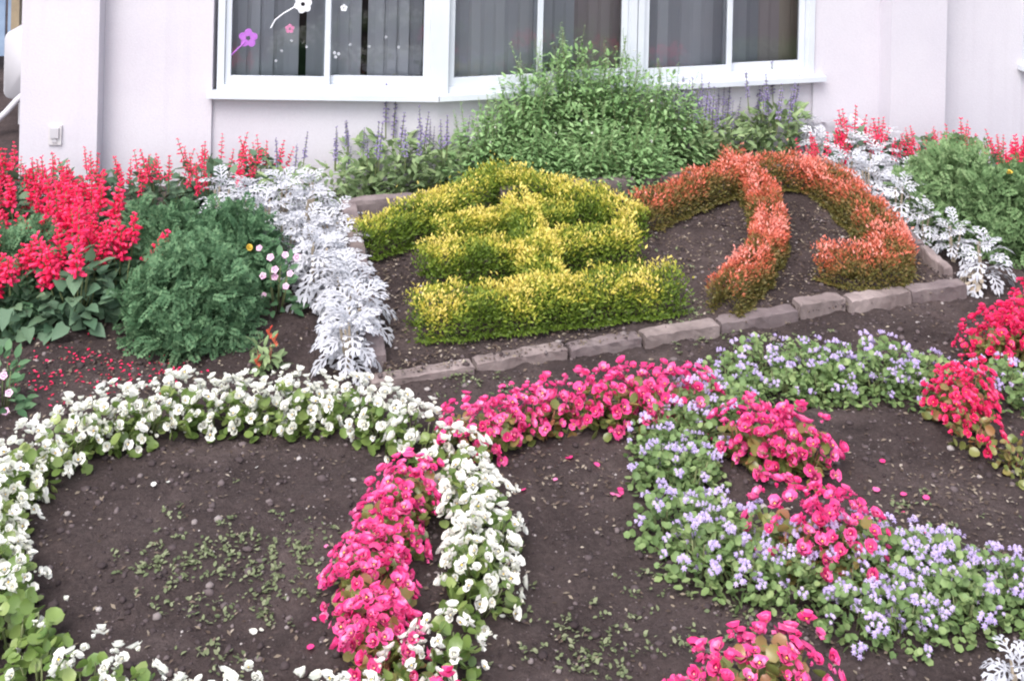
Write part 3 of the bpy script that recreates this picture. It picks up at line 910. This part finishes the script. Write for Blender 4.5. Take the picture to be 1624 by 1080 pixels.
def red_salvia(loc, label, group, n_spike, n_leaf, s=1.0, spread=.15):
    spikes = SSPIKE2 if 'wall' in label else SSPIKE
    t = thing('red_salvia', label, 'salvia', loc, U(0,6.28), s, group, tilt=(U(-.05,.05), U(-.05,.05)))
    part('foliage', random.choice(SFILL), t, kind='stuff')
    for k in range(n_spike):
        a, q = U(0,6.28), math.sqrt(U(0,1))*spread
        p = Vector((math.cos(a)*q, math.sin(a)*q, .29*(1-.5*(q/.17)**2)*U(.75,1.08)))
        part('flower_spike', random.choice(spikes), t, aim(p, Vector((p.x*1.3+U(-.05,.05), p.y*1.3+U(-.05,.05), .45)), U(0,6.28), U(.75,1.2)))
    for k in range(n_leaf):
        a = U(0,6.28); cz = U(.05,.8); sxy = math.sqrt(1-cz*cz)
        d = Vector((math.cos(a)*sxy, math.sin(a)*sxy, cz))
        p = Vector((d.x*.155, d.y*.155, .29*(.1+.85*cz)))
        part('leaf', random.choice(SLEAF), t, frame(p, Vector((d.x, d.y, U(-.7,.1))), Vector((d.x*.6, d.y*.6, .9)), U(.06,.085)))
    return t
SAL = [   # label, group, line, spacing, spikes, leaves, scale
 ('scarlet salvia with broad dark leaves, frontmost row', 'scarlet salvias at the front left', [(-50,522),(160,515)], .215, 7, 16, (.95,1.1)),
 ('scarlet salvia with broad dark leaves, second row', 'scarlet salvias at the front left', [(112,488),(190,482)], .15, 8, 14, (.95,1.1)),
 ('scarlet salvia in the dense left patch, front row', 'scarlet salvias in the dense left patch', [(95,446),(190,430)], .14, 9, 0, (.9,1.08)),
 ('scarlet salvia in the dense left patch, rear row', 'scarlet salvias in the dense left patch', [(-60,400),(60,398),(150,392)], .22, 11, 0, (.9,1.08)),
 ('scarlet salvia along the foot of the left wall', 'scarlet salvias along the left wall', [(-40,368),(60,362),(160,356),(260,346),(350,334),(440,325)], .175, 9, 0, (.88,1.05)),
 ('scarlet salvia along the foot of the right wall', 'scarlet salvias along the right wall', [(1300,300),(1390,285),(1470,285),(1540,290),(1600,300)], .22, 12, 0, (.75,.98)),
 ('scarlet salvia at the right end of the marigolds', 'scarlet salvias at the right end', [(1610,335),(1690,335)], .17, 13, 0, (.9,1.05)),
]
for lab, grp, pix, sp, ns, nl, sc in SAL:
    for p, sfx, i in rows(pix, sp, (0,), .03, ('',), 'left'):
        red_salvia(soil_at(p), lab + sfx, grp, n_spike=ns, n_leaf=nl, s=U(*sc))

# ---- marigold bushes
def marigold_fill(r, h, n, mat):
    p, d = dome_points(n, r, h, -.15, 1, (.72,1.03))
    # knobbly outline
    k = np.array([.26*noise.noise(Vector(q)*8 + Vector((3.1,0,0))) + .10*noise.noise(Vector(q)*19) for q in p]) + 1
    p[:,:2] *= k[:,None]; p[:,2] *= k
    ax = d*.6 + rng.normal(0,.65,(n,3))
    nm = d + rng.normal(0,.5,(n,3)) + np.array([0,0,.3])
    tv, tf = tmpl_pinnate()
    a = scatter_arrays(tv, tf, p, ax, nm, rng.uniform(.05,.085,n))
    m = n//2                                               # inner leaves close the gaps
    p2, d2 = dome_points(m, r*.8, h*.85, -.1, 1, (.4,1))
    b = scatter_arrays(tv, tf, p2, d2 + rng.normal(0,.6,(m,3)), d2 + rng.normal(0,.5,(m,3)), rng.uniform(.06,.085,m))
    V, Fa, T = join_arrays([a, b])
    return arrays_mesh('foliage', V, Fa, mat, T)
MF = [marigold_fill(.29, .44, 1700, M_MLEAF), marigold_fill(.29, .42, 1700, M_MLEAF)]
MF2 = [marigold_fill(.29, .43, 1700, M_MLEAF2)]
def marigold_flower(mat):
    g = Geo()
    for ring, (r, z, n) in enumerate(((.022,.0,9),(.014,.006,7))):
        for k in range(n):
            v, f = petal_mesh(4, r, .007, .003)
            g.add(v, f, 0, Matrix.Translation((0,0,z)) @ Matrix.Rotation(2*math.pi*k/n+ring*.3, 4, 'Z') @ Matrix.Rotation(R(15+25*ring), 4, 'X'))
    return g.mesh('flower', mat, True)
MFLOW = marigold_flower(M_YEL)
def marigold(loc, label, s=1.0, flowers=(), sq=1.0):
    t = thing('marigold_bush', label, 'marigold', loc, U(0,6.28), s)
    part('foliage', random.choice(MF if loc[0] < .5 else MF2), t, Matrix.Diagonal((1,1,sq,1)), kind='stuff')
    g = Geo()
    for k in range(5):
        a = U(0,6.28); g.tube([(math.cos(a)*.01, math.sin(a)*.01, -.02), (math.cos(a)*.1, math.sin(a)*.1, .25)], [.007,.004], 5)
    part('stem', g.mesh('stem', M_STEM), t)
    for d in flowers:
        dv = Vector(d).normalized()
        loc_d = Matrix.Rotation(-t.rotation_euler.z, 4, 'Z') @ dv
        p = Vector((loc_d.x*.30, loc_d.y*.30, .44*sq*(.12+.9*max(0, loc_d.z))))
        part('flower', MFLOW, t, aim(p, loc_d, 0, 1.0))
    return t
marigold(soil_at(G(302,530)), 'round green marigold bush at the front, right of the scarlet salvias', .84)
marigold(soil_at(G(265,450)), 'green marigold bush behind the frontmost round one', .78)
marigold(soil_at(G(360,455)), 'green marigold bush between the round one and the silver plants', .80, [(.5,-.6,.6)])
marigold(soil_at(G(22,492)), 'green marigold bush among scarlet flowers at the left edge', .78)
marigold(soil_at(G(1520,365)), 'green marigold bush right of the silver plants, below the right wall', .98)
marigold(soil_at(G(1600,392)), 'low green marigold bush at the right edge, front one', .90, [(-.1,-.2,.9)])
marigold(soil_at(G(1670,380)), 'green marigold bush at the far right edge with a yellow flower', .9, [(-.9,-.4,.5)])

# ---- dusty miller
def dusty_leaf():
    """deeply lobed leaf, length 1 along +Y, arching."""
    g = Geo()
    def arch(x, y, z=0): return (x, y*(1-.10*y), z + .22*math.sin(y*2.2) - .42*y*y)
    n = random.choice((4,5,5))
    rib = []
    for i in range(n+1):
        y = i/n; w = .022 + .012*math.sin(y*3)
        rib.append((w, y))
    vs_, fs_ = [], []
    for w, y in rib:
        vs_ += [arch(-w, y), arch(0, y, -.01), arch(w, y)]
    for i in range(n):
        b = 3*i
        fs_ += [(b,b+1,b+4,b+3),(b+1,b+2,b+5,b+4)]
    g.add(vs_, fs_)
    for i in range(1, n+1):
        y = i/n - .08; L0 = .40*math.sin(math.pi*(.20+.62*y)); hw = .034
        for sd in (-1, 1):
            L = L0*U(.75,1.15); d = Vector((sd*.78, .62+U(-.15,.2))).normalized(); q = Vector((-d.y, d.x))
            base = Vector((sd*.02, y))
            def P(a, b_, z):
                v = base + d*a*L + q*b_; return arch(v.x, v.y, z)
            g.add([P(0,-hw,0), P(0,hw,0), P(.55,hw*.9,.03), P(.55,-hw*.9,.03),
                   P(.92,hw*2.6,.01), P(1.0,hw*1.0,.02), P(1.15,0,.01), P(1.0,-hw*1.0,.02), P(.92,-hw*2.6,.01), P(.78,0,.04)],
                  [(0,3,2,1),(2,9,5,4),(9,7,6,5),(3,8,7,9),(2,3,9)])
    g.add([arch(-.03,.93), arch(.03,.93), arch(.075,1.06), arch(.03,1.10), arch(0,1.2), arch(-.03,1.10), arch(-.075,1.06)], [(0,1,2,3,4,5,6)])
    return g.mesh('leaf', M_DLEAF, True)
DLEAFS = [dusty_leaf() for _ in range(5)]
DDRY = DLEAFS[0].copy(); DDRY.materials.clear(); DDRY.materials.append(M_DRY)
def dusty(loc, label, group, n=20, s=1.0, h=.20, dry=0):
    t = thing('dusty_miller', label, 'dusty miller', loc, U(0,6.28), s, group, tilt=(U(-.1,.1), U(-.1,.1)))
    g = Geo()
    for k in range(3):
        a = U(0,6.28)
        g.tube([(0,0,-.02),(math.cos(a)*.02,math.sin(a)*.02,h*.5),(math.cos(a)*.03,math.sin(a)*.03,h*.9)], [.006,.005,.004], 5)
    part('stem', g.mesh('stem', M_DRY), t)
    o = U(0,6.28)
    for k in range(n):
        f = (k+.5)/n
        a = o + k*2.39996 + U(-.2,.2)
        z = h*(.25 + .75*f)*U(.9,1.05); el = -.15 + 1.25*f*f + U(-.15,.15)
        d = Vector((math.cos(a)*math.cos(el), math.sin(a)*math.cos(el), math.sin(el)))
        nm = Vector((-math.cos(a)*math.sin(el), -math.sin(a)*math.sin(el), math.cos(el))) + Vector((U(-.25,.25), U(-.25,.25), 0))
        part('leaf', random.choice(DLEAFS), t, frame(Vector((d.x*.02, d.y*.02, z)), d, nm, U(.085,.125)*(1-.35*f)))
    for k in range(dry):
        a = U(0,6.28); d = Vector((math.cos(a), math.sin(a), -.35))
        part('leaf', DDRY, t, frame((d.x*.02, d.y*.02, .07), d, (0,0,1), U(.08,.10)), label='withered tan leaf near the ground')
    return t
DL = {
 'dl': ('silver dusty miller in the line along the left kerb of the raised bed', 'dusty millers along the left kerb'),
 'dt': ('silver dusty miller in the rear patch left of the raised bed', 'dusty millers in the rear left patch'),
 'dr': ('silver dusty miller in the rear patch behind the red clipped planting', 'dusty millers in the rear right patch'),
}
for p, sfx, i in rows([(545,588),(545,545),(538,500),(530,458),(524,420),(518,388)], .14, (-.02,), .015, ('',), 'front'):
    dusty(soil_at(p), 'silver dusty miller along the left kerb' + sfx, DL['dl'][1], n=24, s=U(1.25,1.4), h=.17, dry=0)
for q, w in (((345,380),'rear row, first from the left'),((395,382),'rear row, second from the left'),((445,372),'rear row, third from the left'),((500,368),'rear row, beside the kerb'),((375,408),'middle row, touching the marigold'),((425,412),'centre of the middle row'),((475,405),'middle row, beside the kerb'),((455,440),'behind the pink vinca'),((490,440),'front row, beside the kerb'),((500,480),'behind the kerb line, right of the vinca')):
    dusty(soil_at(G(*q)), 'silver dusty miller in the rear left patch, ' + w, DL['dt'][1], n=24, s=U(1.2,1.4), h=.22)
for q, w in (((1300,290),'rearmost, behind the red arch'),((1350,300),'rear row, below the scarlet salvias'),((1395,312),'rear row, left of the marigold'),((1435,335),'touching the marigold'),((1335,322),'front row, first from the left'),((1380,340),'middle of the front row'),((1425,368),'front row, last from the left'),((1290,266),'farthest, beside the blue sages'),((1345,272),'farthest, below the pilaster'),((1400,288),'farthest, behind the marigold')):
    dusty(soil_at(G(*q)), 'silver dusty miller in the rear right patch, ' + w, DL['dr'][1], n=24, s=U(1.2,1.4), h=.2)
dusty(soil_at(G(1466,390)), 'silver dusty miller left of three standing in a row beside the right kerb', None, 19, .95, .19)
dusty(soil_at(G(1512,415)), 'silver dusty miller middle of three in a row beside the right kerb', None, 20, 1.0, .19)
dusty(soil_at(G(1560,455)), 'silver dusty miller with withered lower leaves, nearest of three beside the right kerb', None, 22, 1.1, .21, 4)
dusty(soil_at(G(1615,1118)), 'silver dusty miller just showing at the lower right corner', None, 17, .9, .12)

# ---- blue sage behind the bed
VSPIKE = [salvia_spike(M_VIOLET, L=U(.12,.17), r=.01, whorls=9, per=4, fl=.017) for _ in range(3)]
def sage_fill(r, h, n):
    ph = rng.uniform(0,2*np.pi,n); q = np.sqrt(rng.uniform(0,1,n))
    z = rng.uniform(.02,1,n)
    p = np.stack([np.cos(ph)*q*r*(.5+.6*z), np.sin(ph)*q*r*(.5+.6*z), z*h], 1)
    ax = np.stack([np.cos(ph), np.sin(ph), rng.uniform(-.3,.9,n)], 1) + rng.normal(0,.3,(n,3))
    nm = np.stack([-np.cos(ph)*.3, -np.sin(ph)*.3, np.ones(n)], 1) + rng.normal(0,.25,(n,3))
    tv, tf = tmpl_lance(.26)
    V, Fa, T = scatter_arrays(tv, tf, p, ax, nm, rng.uniform(.045,.085,n), rng.uniform(0,1,n))
    return arrays_mesh('foliage', V, Fa, M_VLEAF, T)
VFILL = [sage_fill(.13, .30, 150) for _ in range(3)]
def blue_sage(loc, label, group, n, s=1.0, hh=.3):
    t = thing('blue_sage', label, 'sage', loc, U(0,6.28), s, group)
    part('foliage', random.choice(VFILL), t, Matrix.Diagonal((1,1,hh/.3,1)), kind='stuff')
    for k in range(n):
        a, q = U(0,6.28), U(.02,.12)
        p = Vector((math.cos(a)*q, math.sin(a)*q, hh*U(.85,1.25)))
        part('flower_spike', random.choice(VSPIKE), t, aim(p, Vector((p.x*.8, p.y*.8, .6)), U(0,6.28), U(.8,1.25)))
    return t
VLAB = {
 'vl': ('blue sage with purple spikes left of the tall green bush', 'blue sages left of the tall bush'),
 'vr': ('blue sage with purple spikes right of the tall green bush', 'blue sages right of the tall bush'),
}
for p, sfx in [(p, ', front row' + x) for p, x, i in rows([(470,352),(540,338),(600,335),(660,330),(720,322)], .2, (0,), .05, ('',), 'left')] + \
        [(p, ', rear row' + x) for p, x, i in rows([(560,320),(640,312),(720,305)], .22, (0,), .05, ('',), 'left')]:
    blue_sage(soil_at(p), 'blue sage left of the tall green bush' + sfx, VLAB['vl'][1], n=3, s=U(.9,1.1), hh=.30)
for p, sfx, i in rows([(1080,300),(1140,285),(1200,278),(1260,275)], .17, (-.06,.1), .04, ('front row', 'rear row'), 'left'):
    blue_sage(soil_at(p), 'blue sage right of the tall green bush' + sfx, VLAB['vr'][1], n=4, s=U(.95,1.1), hh=.36)

# ---- tall green bush
def tall_fill(r, h, stems, seed):
    parts = []; g = Geo()
    P, A, N, S = [], [], [], []
    for k in range(stems):
        a, q = U(0,6.28), math.sqrt(U(0,1))
        hh = h*(1-.30*q*q)*(U(.82,1.08) if k % 4 else U(1.05,1.2))
        top = Vector((math.cos(a)*r*q, math.sin(a)*r*q, hh))
        bow = Vector((U(-.05,.05), U(-.05,.05), 0))
        pts = [Vector((top.x*.45*f*2 if f < .5 else top.x*(.45+.55*(f-.5)*2), top.y*.45*f*2 if f < .5 else top.y*(.45+.55*(f-.5)*2), hh*f)) + bow*math.sin(f*3.1) for f in (0,.25,.5,.75,1)]
        g.tube(pts, [.004,.0035,.003,.0022,.001], 3)
        m = int(hh*110)
        for i in range(m):
            f = (i+.5)/m; x = f*4; j = min(3, int(x)); p = pts[j].lerp(pts[j+1], x-j)
            b = U(0,6.28)
            el = U(-.2,.8)
            P.append(p); A.append((math.cos(b), math.sin(b), el)); N.append((-math.cos(b)*.4+U(-.3,.3), -math.sin(b)*.4+U(-.3,.3), 1)); S.append(U(.032,.058)*(1-.62*f**4)*(.75 if f > .8 else 1))
    p2, d2 = dome_points(1900, r*1.1, h*.90, -.1, 1, (.6,1.08))
    for a, b in zip(p2, d2):
        P.append(a); A.append((b[0]+U(-.5,.5), b[1]+U(-.5,.5), U(-.4,.6))); N.append((b[0]*.5+U(-.3,.3), b[1]*.5+U(-.3,.3), .8)); S.append(U(.028,.050))
    tv, tf = tmpl_lance(.28)
    V, Fa, T = scatter_arrays(tv, tf, np.array(P), np.array(A), np.array(N), np.array(S), rng.uniform(0,1,len(P)))
    sv = np.array(g.v); sf = []
    for f in g.f:
        for j in range(1, len(f)-1): sf.append((f[0], f[j], f[j+1]))
    sf = np.array(sf)
    V2, F2, T2 = join_arrays([(V,Fa,T),(sv,sf,None)])
    return arrays_mesh('foliage', V2, F2, [M_BLEAF, M_STEM], T2, True, np.concatenate([np.zeros(len(Fa),int), np.ones(len(sf),int)]))
TF = [tall_fill(.25, .84, 34, i) for i in range(3)]
TFLOW = marigold_flower(M_WFLOW)
def tall_bush(px, py, label, s, sz, k):
    t = thing('leafy_bush', label, 'bush', soil_at(G(px, py)), U(0,6.28), s)
    part('foliage', TF[k % 3], t, Matrix.Diagonal((1,1,sz,1)), kind='stuff')
    for i in range(5):
        a, q = U(0,6.28), U(.3,1)
        part('flower', TFLOW, t, aim((math.cos(a)*.22*q, math.sin(a)*.22*q, .82*sz*U(.55,.95)), (math.cos(a), math.sin(a), .7), 0, U(.3,.5)))
tall_bush(900, 300, 'tallest leafy green bush, under the middle window', 1.02, 1.0, 0)
tall_bush(975, 305, 'tall leafy green bush right of the tallest one', 1.0, .97, 1)
tall_bush(835, 312, 'tall leafy green bush left of the tallest one', .98, .90, 2)
tall_bush(772, 325, 'leafy green bush next to the blue sages on the left', .84, .78, 0)
tall_bush(1050, 310, 'leafy green bush next to the blue sages on the right', .95, .88, 1)
tall_bush(940, 345, 'leafy green bush behind the clipped character, front middle', .90, .72, 2)
tall_bush(1015, 348, 'leafy green bush behind the gap between the two clipped characters', .88, .68, 0)
tall_bush(855, 345, 'low leafy green bush behind the right roof of the yellow planting', .84, .66, 1)

# ---- vinca, celosia
def vinca_flower():
    g = Geo()
    for k in range(5):
        v, f = petal_mesh(5, .020, .0105, .002)
        g.add(v, f, 0, Matrix.Rotation(2*math.pi*k/5, 4, 'Z') @ Matrix.Rotation(R(8), 4, 'X'))
    v, f = ball(.0022); g.add(v, f, 1, Matrix.Translation((0,0,.002)))
    return g.mesh('flower', [M_VINCA, M_RFLOW], True)
VF = [vinca_flower()]
VCF = filler('foliage', 80, .10, .26, tmpl_lance(.34), .05, M_MLEAF, shell=(.3,1), up=.3, stems=6, stem_mat=M_STEM)
def vinca(px, py, label, spots, s=1.0):
    t = thing('pink_vinca', label, 'vinca', soil_at(G(px, py)), 0, s)
    part('foliage', VCF, t, kind='stuff')
    for x, z in spots:
        y = -.085*math.sqrt(max(.05, 1-(x/.11)**2))
        part('flower', VF[0], t, aim((x, y, z), (x*3, -.8, .75), U(0,6.28), U(.68,.95)))
vinca(440, 500, 'pink vinca between the round marigold and the silver line', [(-.07,.30),(-.02,.27),(.04,.28),(.0,.22),(-.05,.19),(.0,.19),(.06,.20),(.045,.15),(-.045,.11),(.085,.26)])
vinca(5, 650, 'pale pink vinca cut by the left edge, above the white ring', [(-.03,.22),(.03,.19),(.0,.13),(.05,.12),(.0,.06),(.04,.05)], .9)
CF = filler('foliage', 60, .06, .13, tmpl_lance(.28), .05, M_VLEAF, shell=(.3,1), up=.6, stems=4, stem_mat=M_RSTEM)
t = thing('celosia_plant', 'small yellow green celosia with red tips behind the white ring', 'celosia', soil_at(G(420, 583)), .4, 1.0)
part('foliage', CF, t, kind='stuff')
g = Geo()
for k in range(9):
    a = k*.7; g.tube([(math.cos(a)*.004, math.sin(a)*.004, k*.005), (math.cos(a)*.012, math.sin(a)*.012, k*.005+.012)], [.004,.0015], 4)
CP = g.mesh('plume', M_CELO)
for p in ((.01,-.02,.13), (-.04,-.05,.04), (.03,-.03,.10)): part('plume', CP, t, Matrix.Translation(p))

# ------------------------------------------------------------------ clipped characters
def hedge_leaves(strokes, w, h, per_m, size, tint_bias):
    P, A, N, S, T = [], [], [], [], []
    twig = Geo()
    for st in strokes:
        pts = [B(*p) for p in st['px']]; ww = st.get('w', w); hh = st.get('h', h)
        fine = resample(pts, .02)
        L = .02*len(fine)
        n = int(per_m*L)
        idx = rng.integers(0, len(fine), n)
        for i in idx:
            p, d = fine[i]
            nrm = Vector((-d.y, d.x, 0)).normalized()
            endf = 1.0
            th = U(-.12*math.pi, 1.12*math.pi)
            q = U(.70, 1.04) if random.random() < .72 else U(.35,.8)
            cx = math.copysign(abs(math.cos(th))**.62, math.cos(th)); cz = abs(math.sin(th))**.62 if math.sin(th) > 0 else 0
            bump = 1 + .26*noise.noise(Vector((p.x*8, p.y*8, cx*1.7))) + .20*noise.noise(Vector((p.x*22, p.y*22, cx*3)))
            if random.random() < .035: bump *= U(1.05,1.28)
            off = nrm*cx*ww*q*bump + Vector((0,0, .012 + hh*cz*q*bump)) + d*U(-.03,.03)
            if i < 4 or i > len(fine)-5:                    # round the ends
                off += d*(U(0,.6)*ww*(1 if i > 4 else -1)*math.sqrt(max(0, 1-(cx*q)**2)))
            o = p + off
            out = nrm*cx + Vector((0,0,cz+.15))
            P.append(o)
            A.append(out + Vector((U(-1.3,1.3), U(-1.3,1.3), U(-.5,.7))))
            N.append(out + Vector((U(-.9,.9), U(-.9,.9)-.1, U(-.2,.9))))
            S.append(size*U(.55,1.45))
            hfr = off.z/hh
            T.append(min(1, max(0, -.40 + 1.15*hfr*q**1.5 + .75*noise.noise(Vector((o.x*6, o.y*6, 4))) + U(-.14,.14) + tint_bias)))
        for k in range(int(L/.03)):
            p, d = random.choice(fine); nrm = Vector((-d.y, d.x, 0))
            b = p + nrm*U(-.6,.6)*ww
            twig.tube([b - Vector((0,0,.02)), b + nrm*U(-.02,.02) + Vector((0,0,hh*.5)), b + nrm*U(-.03,.03) + d*U(-.02,.02) + Vector((0,0,hh*.85))], [.004,.003,.0015], 3)
    return np.array(P), np.array(A), np.array(N), np.array(S), np.array(T), twig
def hedge(name, label, strokes, w, h, per_m, size, mat, bias, org):
    P, A, N, S, T, twig = hedge_leaves(strokes, w, h, per_m, size, bias)
    o = B(*org)
    t = thing(name, label, 'clipped planting', o)
    tv, tf = tmpl_small()
    tv = [(0,0,0),(-.22,.42,.05),(.22,.42,.05),(0,1,-.05)]
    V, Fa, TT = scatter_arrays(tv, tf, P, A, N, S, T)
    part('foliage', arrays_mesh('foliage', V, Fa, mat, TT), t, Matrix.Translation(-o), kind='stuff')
    part('twigs', twig.mesh('twigs', M_TWIG), t, Matrix.Translation(-o), kind='stuff')
ZEN = [dict(px=[(778,318),(735,343),(680,372),(620,393),(580,405)], w=.092),
       dict(px=[(778,318),(840,328),(900,345),(960,362),(1000,382)], w=.092),
       dict(px=[(700,398),(760,390),(830,378),(900,370)], w=.07, h=.135),
       dict(px=[(680,448),(760,440),(850,432),(930,422),(1000,410)], w=.086),
       dict(px=[(672,530),(760,522),(850,512),(960,500),(1062,488)], w=.105),
       dict(px=[(822,360),(835,400),(850,440),(868,480),(880,508)], w=.088)]
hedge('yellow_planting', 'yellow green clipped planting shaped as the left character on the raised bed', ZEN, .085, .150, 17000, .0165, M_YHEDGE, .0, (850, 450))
CHI = [dict(px=[(1025,360),(1070,340),(1120,318),(1175,298),(1240,297),(1295,300)], w=.088),
       dict(px=[(1295,300),(1335,330),(1370,365),(1400,400),(1415,432),(1395,452)], w=.097),
       dict(px=[(1395,452),(1350,452),(1305,440)], w=.092, h=.14),
       dict(px=[(1160,285),(1190,315),(1215,350),(1222,385),(1212,420),(1190,460),(1150,497)], w=.078)]
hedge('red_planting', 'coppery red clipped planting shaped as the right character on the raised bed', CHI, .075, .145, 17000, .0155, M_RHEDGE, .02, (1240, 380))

# ------------------------------------------------------------------ loose stuff on the soil
def ico():
    t = (1+5**.5)/2
    v = np.array([(-1,t,0),(1,t,0),(-1,-t,0),(1,-t,0),(0,-1,t),(0,1,t),(0,-1,-t),(0,1,-t),(t,0,-1),(t,0,1),(-t,0,-1),(-t,0,1)], float)
    v /= np.linalg.norm(v[0])
    f = np.array([(0,11,5),(0,5,1),(0,1,7),(0,7,10),(0,10,11),(1,5,9),(5,11,4),(11,10,2),(10,7,6),(7,1,8),(3,9,4),(3,4,2),(3,2,6),(3,6,8),(3,8,9),(4,9,5),(2,4,11),(6,2,10),(8,6,7),(9,8,1)])
    return v, f
def clods(n):
    v, f = ico()
    x = rng.uniform(-2.4, 3.0, n); y = 2.2 + 4.2*rng.uniform(0,1,n)**1.3
    z = np.array([gz(a, b) for a, b in zip(x, y)])
    s = .0018 + .0028*rng.pareto(2.4, n); s = np.minimum(s, .012)
    V = v[None]*(1+rng.normal(0,.16,(n,12,1)))*np.stack([s*rng.uniform(.8,1.4,n), s*rng.uniform(.8,1.4,n), s*rng.uniform(.5,.9,n)],1)[:,None,:]
    V = V + np.stack([x,y,z+s*.15],1)[:,None,:]
    Fa = (f[None] + (np.arange(n)*12)[:,None,None]).reshape(-1,3)
    return arrays_mesh('soil_clods', V.reshape(-1,3), Fa, CLOD, None, False)
structure('soil_clods', clods(42000), 'stuff')
def flat_scatter(name, spots, size, mat, tm, lift=.004, up=.25):
    n = len(spots)
    p = np.array([(a, b, gz(a, b)+lift) for a, b in spots])
    ph = rng.uniform(0,2*np.pi,n)
    ax = np.stack([np.cos(ph), np.sin(ph), rng.uniform(-.1,up,n)],1)
    nm = np.stack([rng.normal(0,.3,n), rng.normal(0,.3,n), np.ones(n)],1)
    V, Fa, T = scatter_arrays(tm[0], tm[1], p, ax, nm, size*rng.uniform(.6,1.35,n), rng.uniform(0,1,n))
    return structure(name, arrays_mesh(name, V, Fa, mat, T), 'stuff')
def patch(px, py, rx, ry, n, fn=G):
    out = []
    for _ in range(n):
        p = fn(px + random.gauss(0, rx), py + random.gauss(0, ry)); out.append((p.x, p.y))
    return out
lit = []
for _ in range(4200): lit.append((U(-2.2,2.8), U(2.4,5.6)))
for _ in range(5200):
    a, b = U(0,1), U(0,.8)
    p = FL.lerp(FR, a).lerp(BL.lerp(BR, a), b); lit.append((p.x, p.y))
lit += patch(120,600,120,40,350) + patch(1500,800,90,50,350) + patch(1250,980,80,40,200) + patch(900,760,90,30,150)
flat_scatter('dry_litter', lit, .017, LITTER, tmpl_small(), .004, .5)
# weeds: little rosettes
wd = []
def rosettes(px, py, rx, ry, n, leaves=6, fn=G):
    for _ in range(n):
        p = fn(px + random.gauss(0, rx), py + random.gauss(0, ry))
        for k in range(random.randint(3, leaves)): wd.append((p.x + random.gauss(0,.009), p.y + random.gauss(0,.009)))
rosettes(330,880,60,30,58); rosettes(270,905,40,12,30); rosettes(460,880,50,40,45); rosettes(330,970,60,25,25); rosettes(450,930,50,30,30)
rosettes(360,1045,40,15,14); rosettes(940,1050,60,20,40); rosettes(900,990,60,40,22); rosettes(1050,940,60,40,18); rosettes(1150,1010,50,30,25)
rosettes(1100,515,40,15,30,5,B); rosettes(1080,490,25,15,30,5,B); rosettes(760,590,50,6,12,5,B); rosettes(1060,410,30,30,16,5,B)
rosettes(1260,545,50,10,14); rosettes(1440,820,80,30,20); rosettes(1600,560,20,10,8); rosettes(780,620,60,10,12)
flat_scatter('weed_sprouts', wd, .014, WEED, tmpl_lance(.42), .006, .9)
pet = patch(140,590,60,20,130) + patch(60,610,40,25,50) + patch(250,585,40,12,40)
flat_scatter('fallen_red_petals', pet, .016, M_SFLOW, tmpl_small(), .006, .3)
pet = patch(985,780,8,4,4) + patch(850,740,60,20,10) + patch(520,960,20,60,8) + patch(1430,800,60,40,8) + patch(1250,600,80,10,6)
flat_scatter('fallen_pink_petals', pet, .022, M_PFLOW, tmpl_round(7,.1), .006, .3)
pet = patch(270,760,70,30,4) + patch(800,1000,15,30,3) + patch(410,1000,5,3,2) + patch(800,830,30,40,4)
flat_scatter('fallen_white_petals', pet, .02, M_WFLOW, tmpl_round(7,.15), .006, .3)
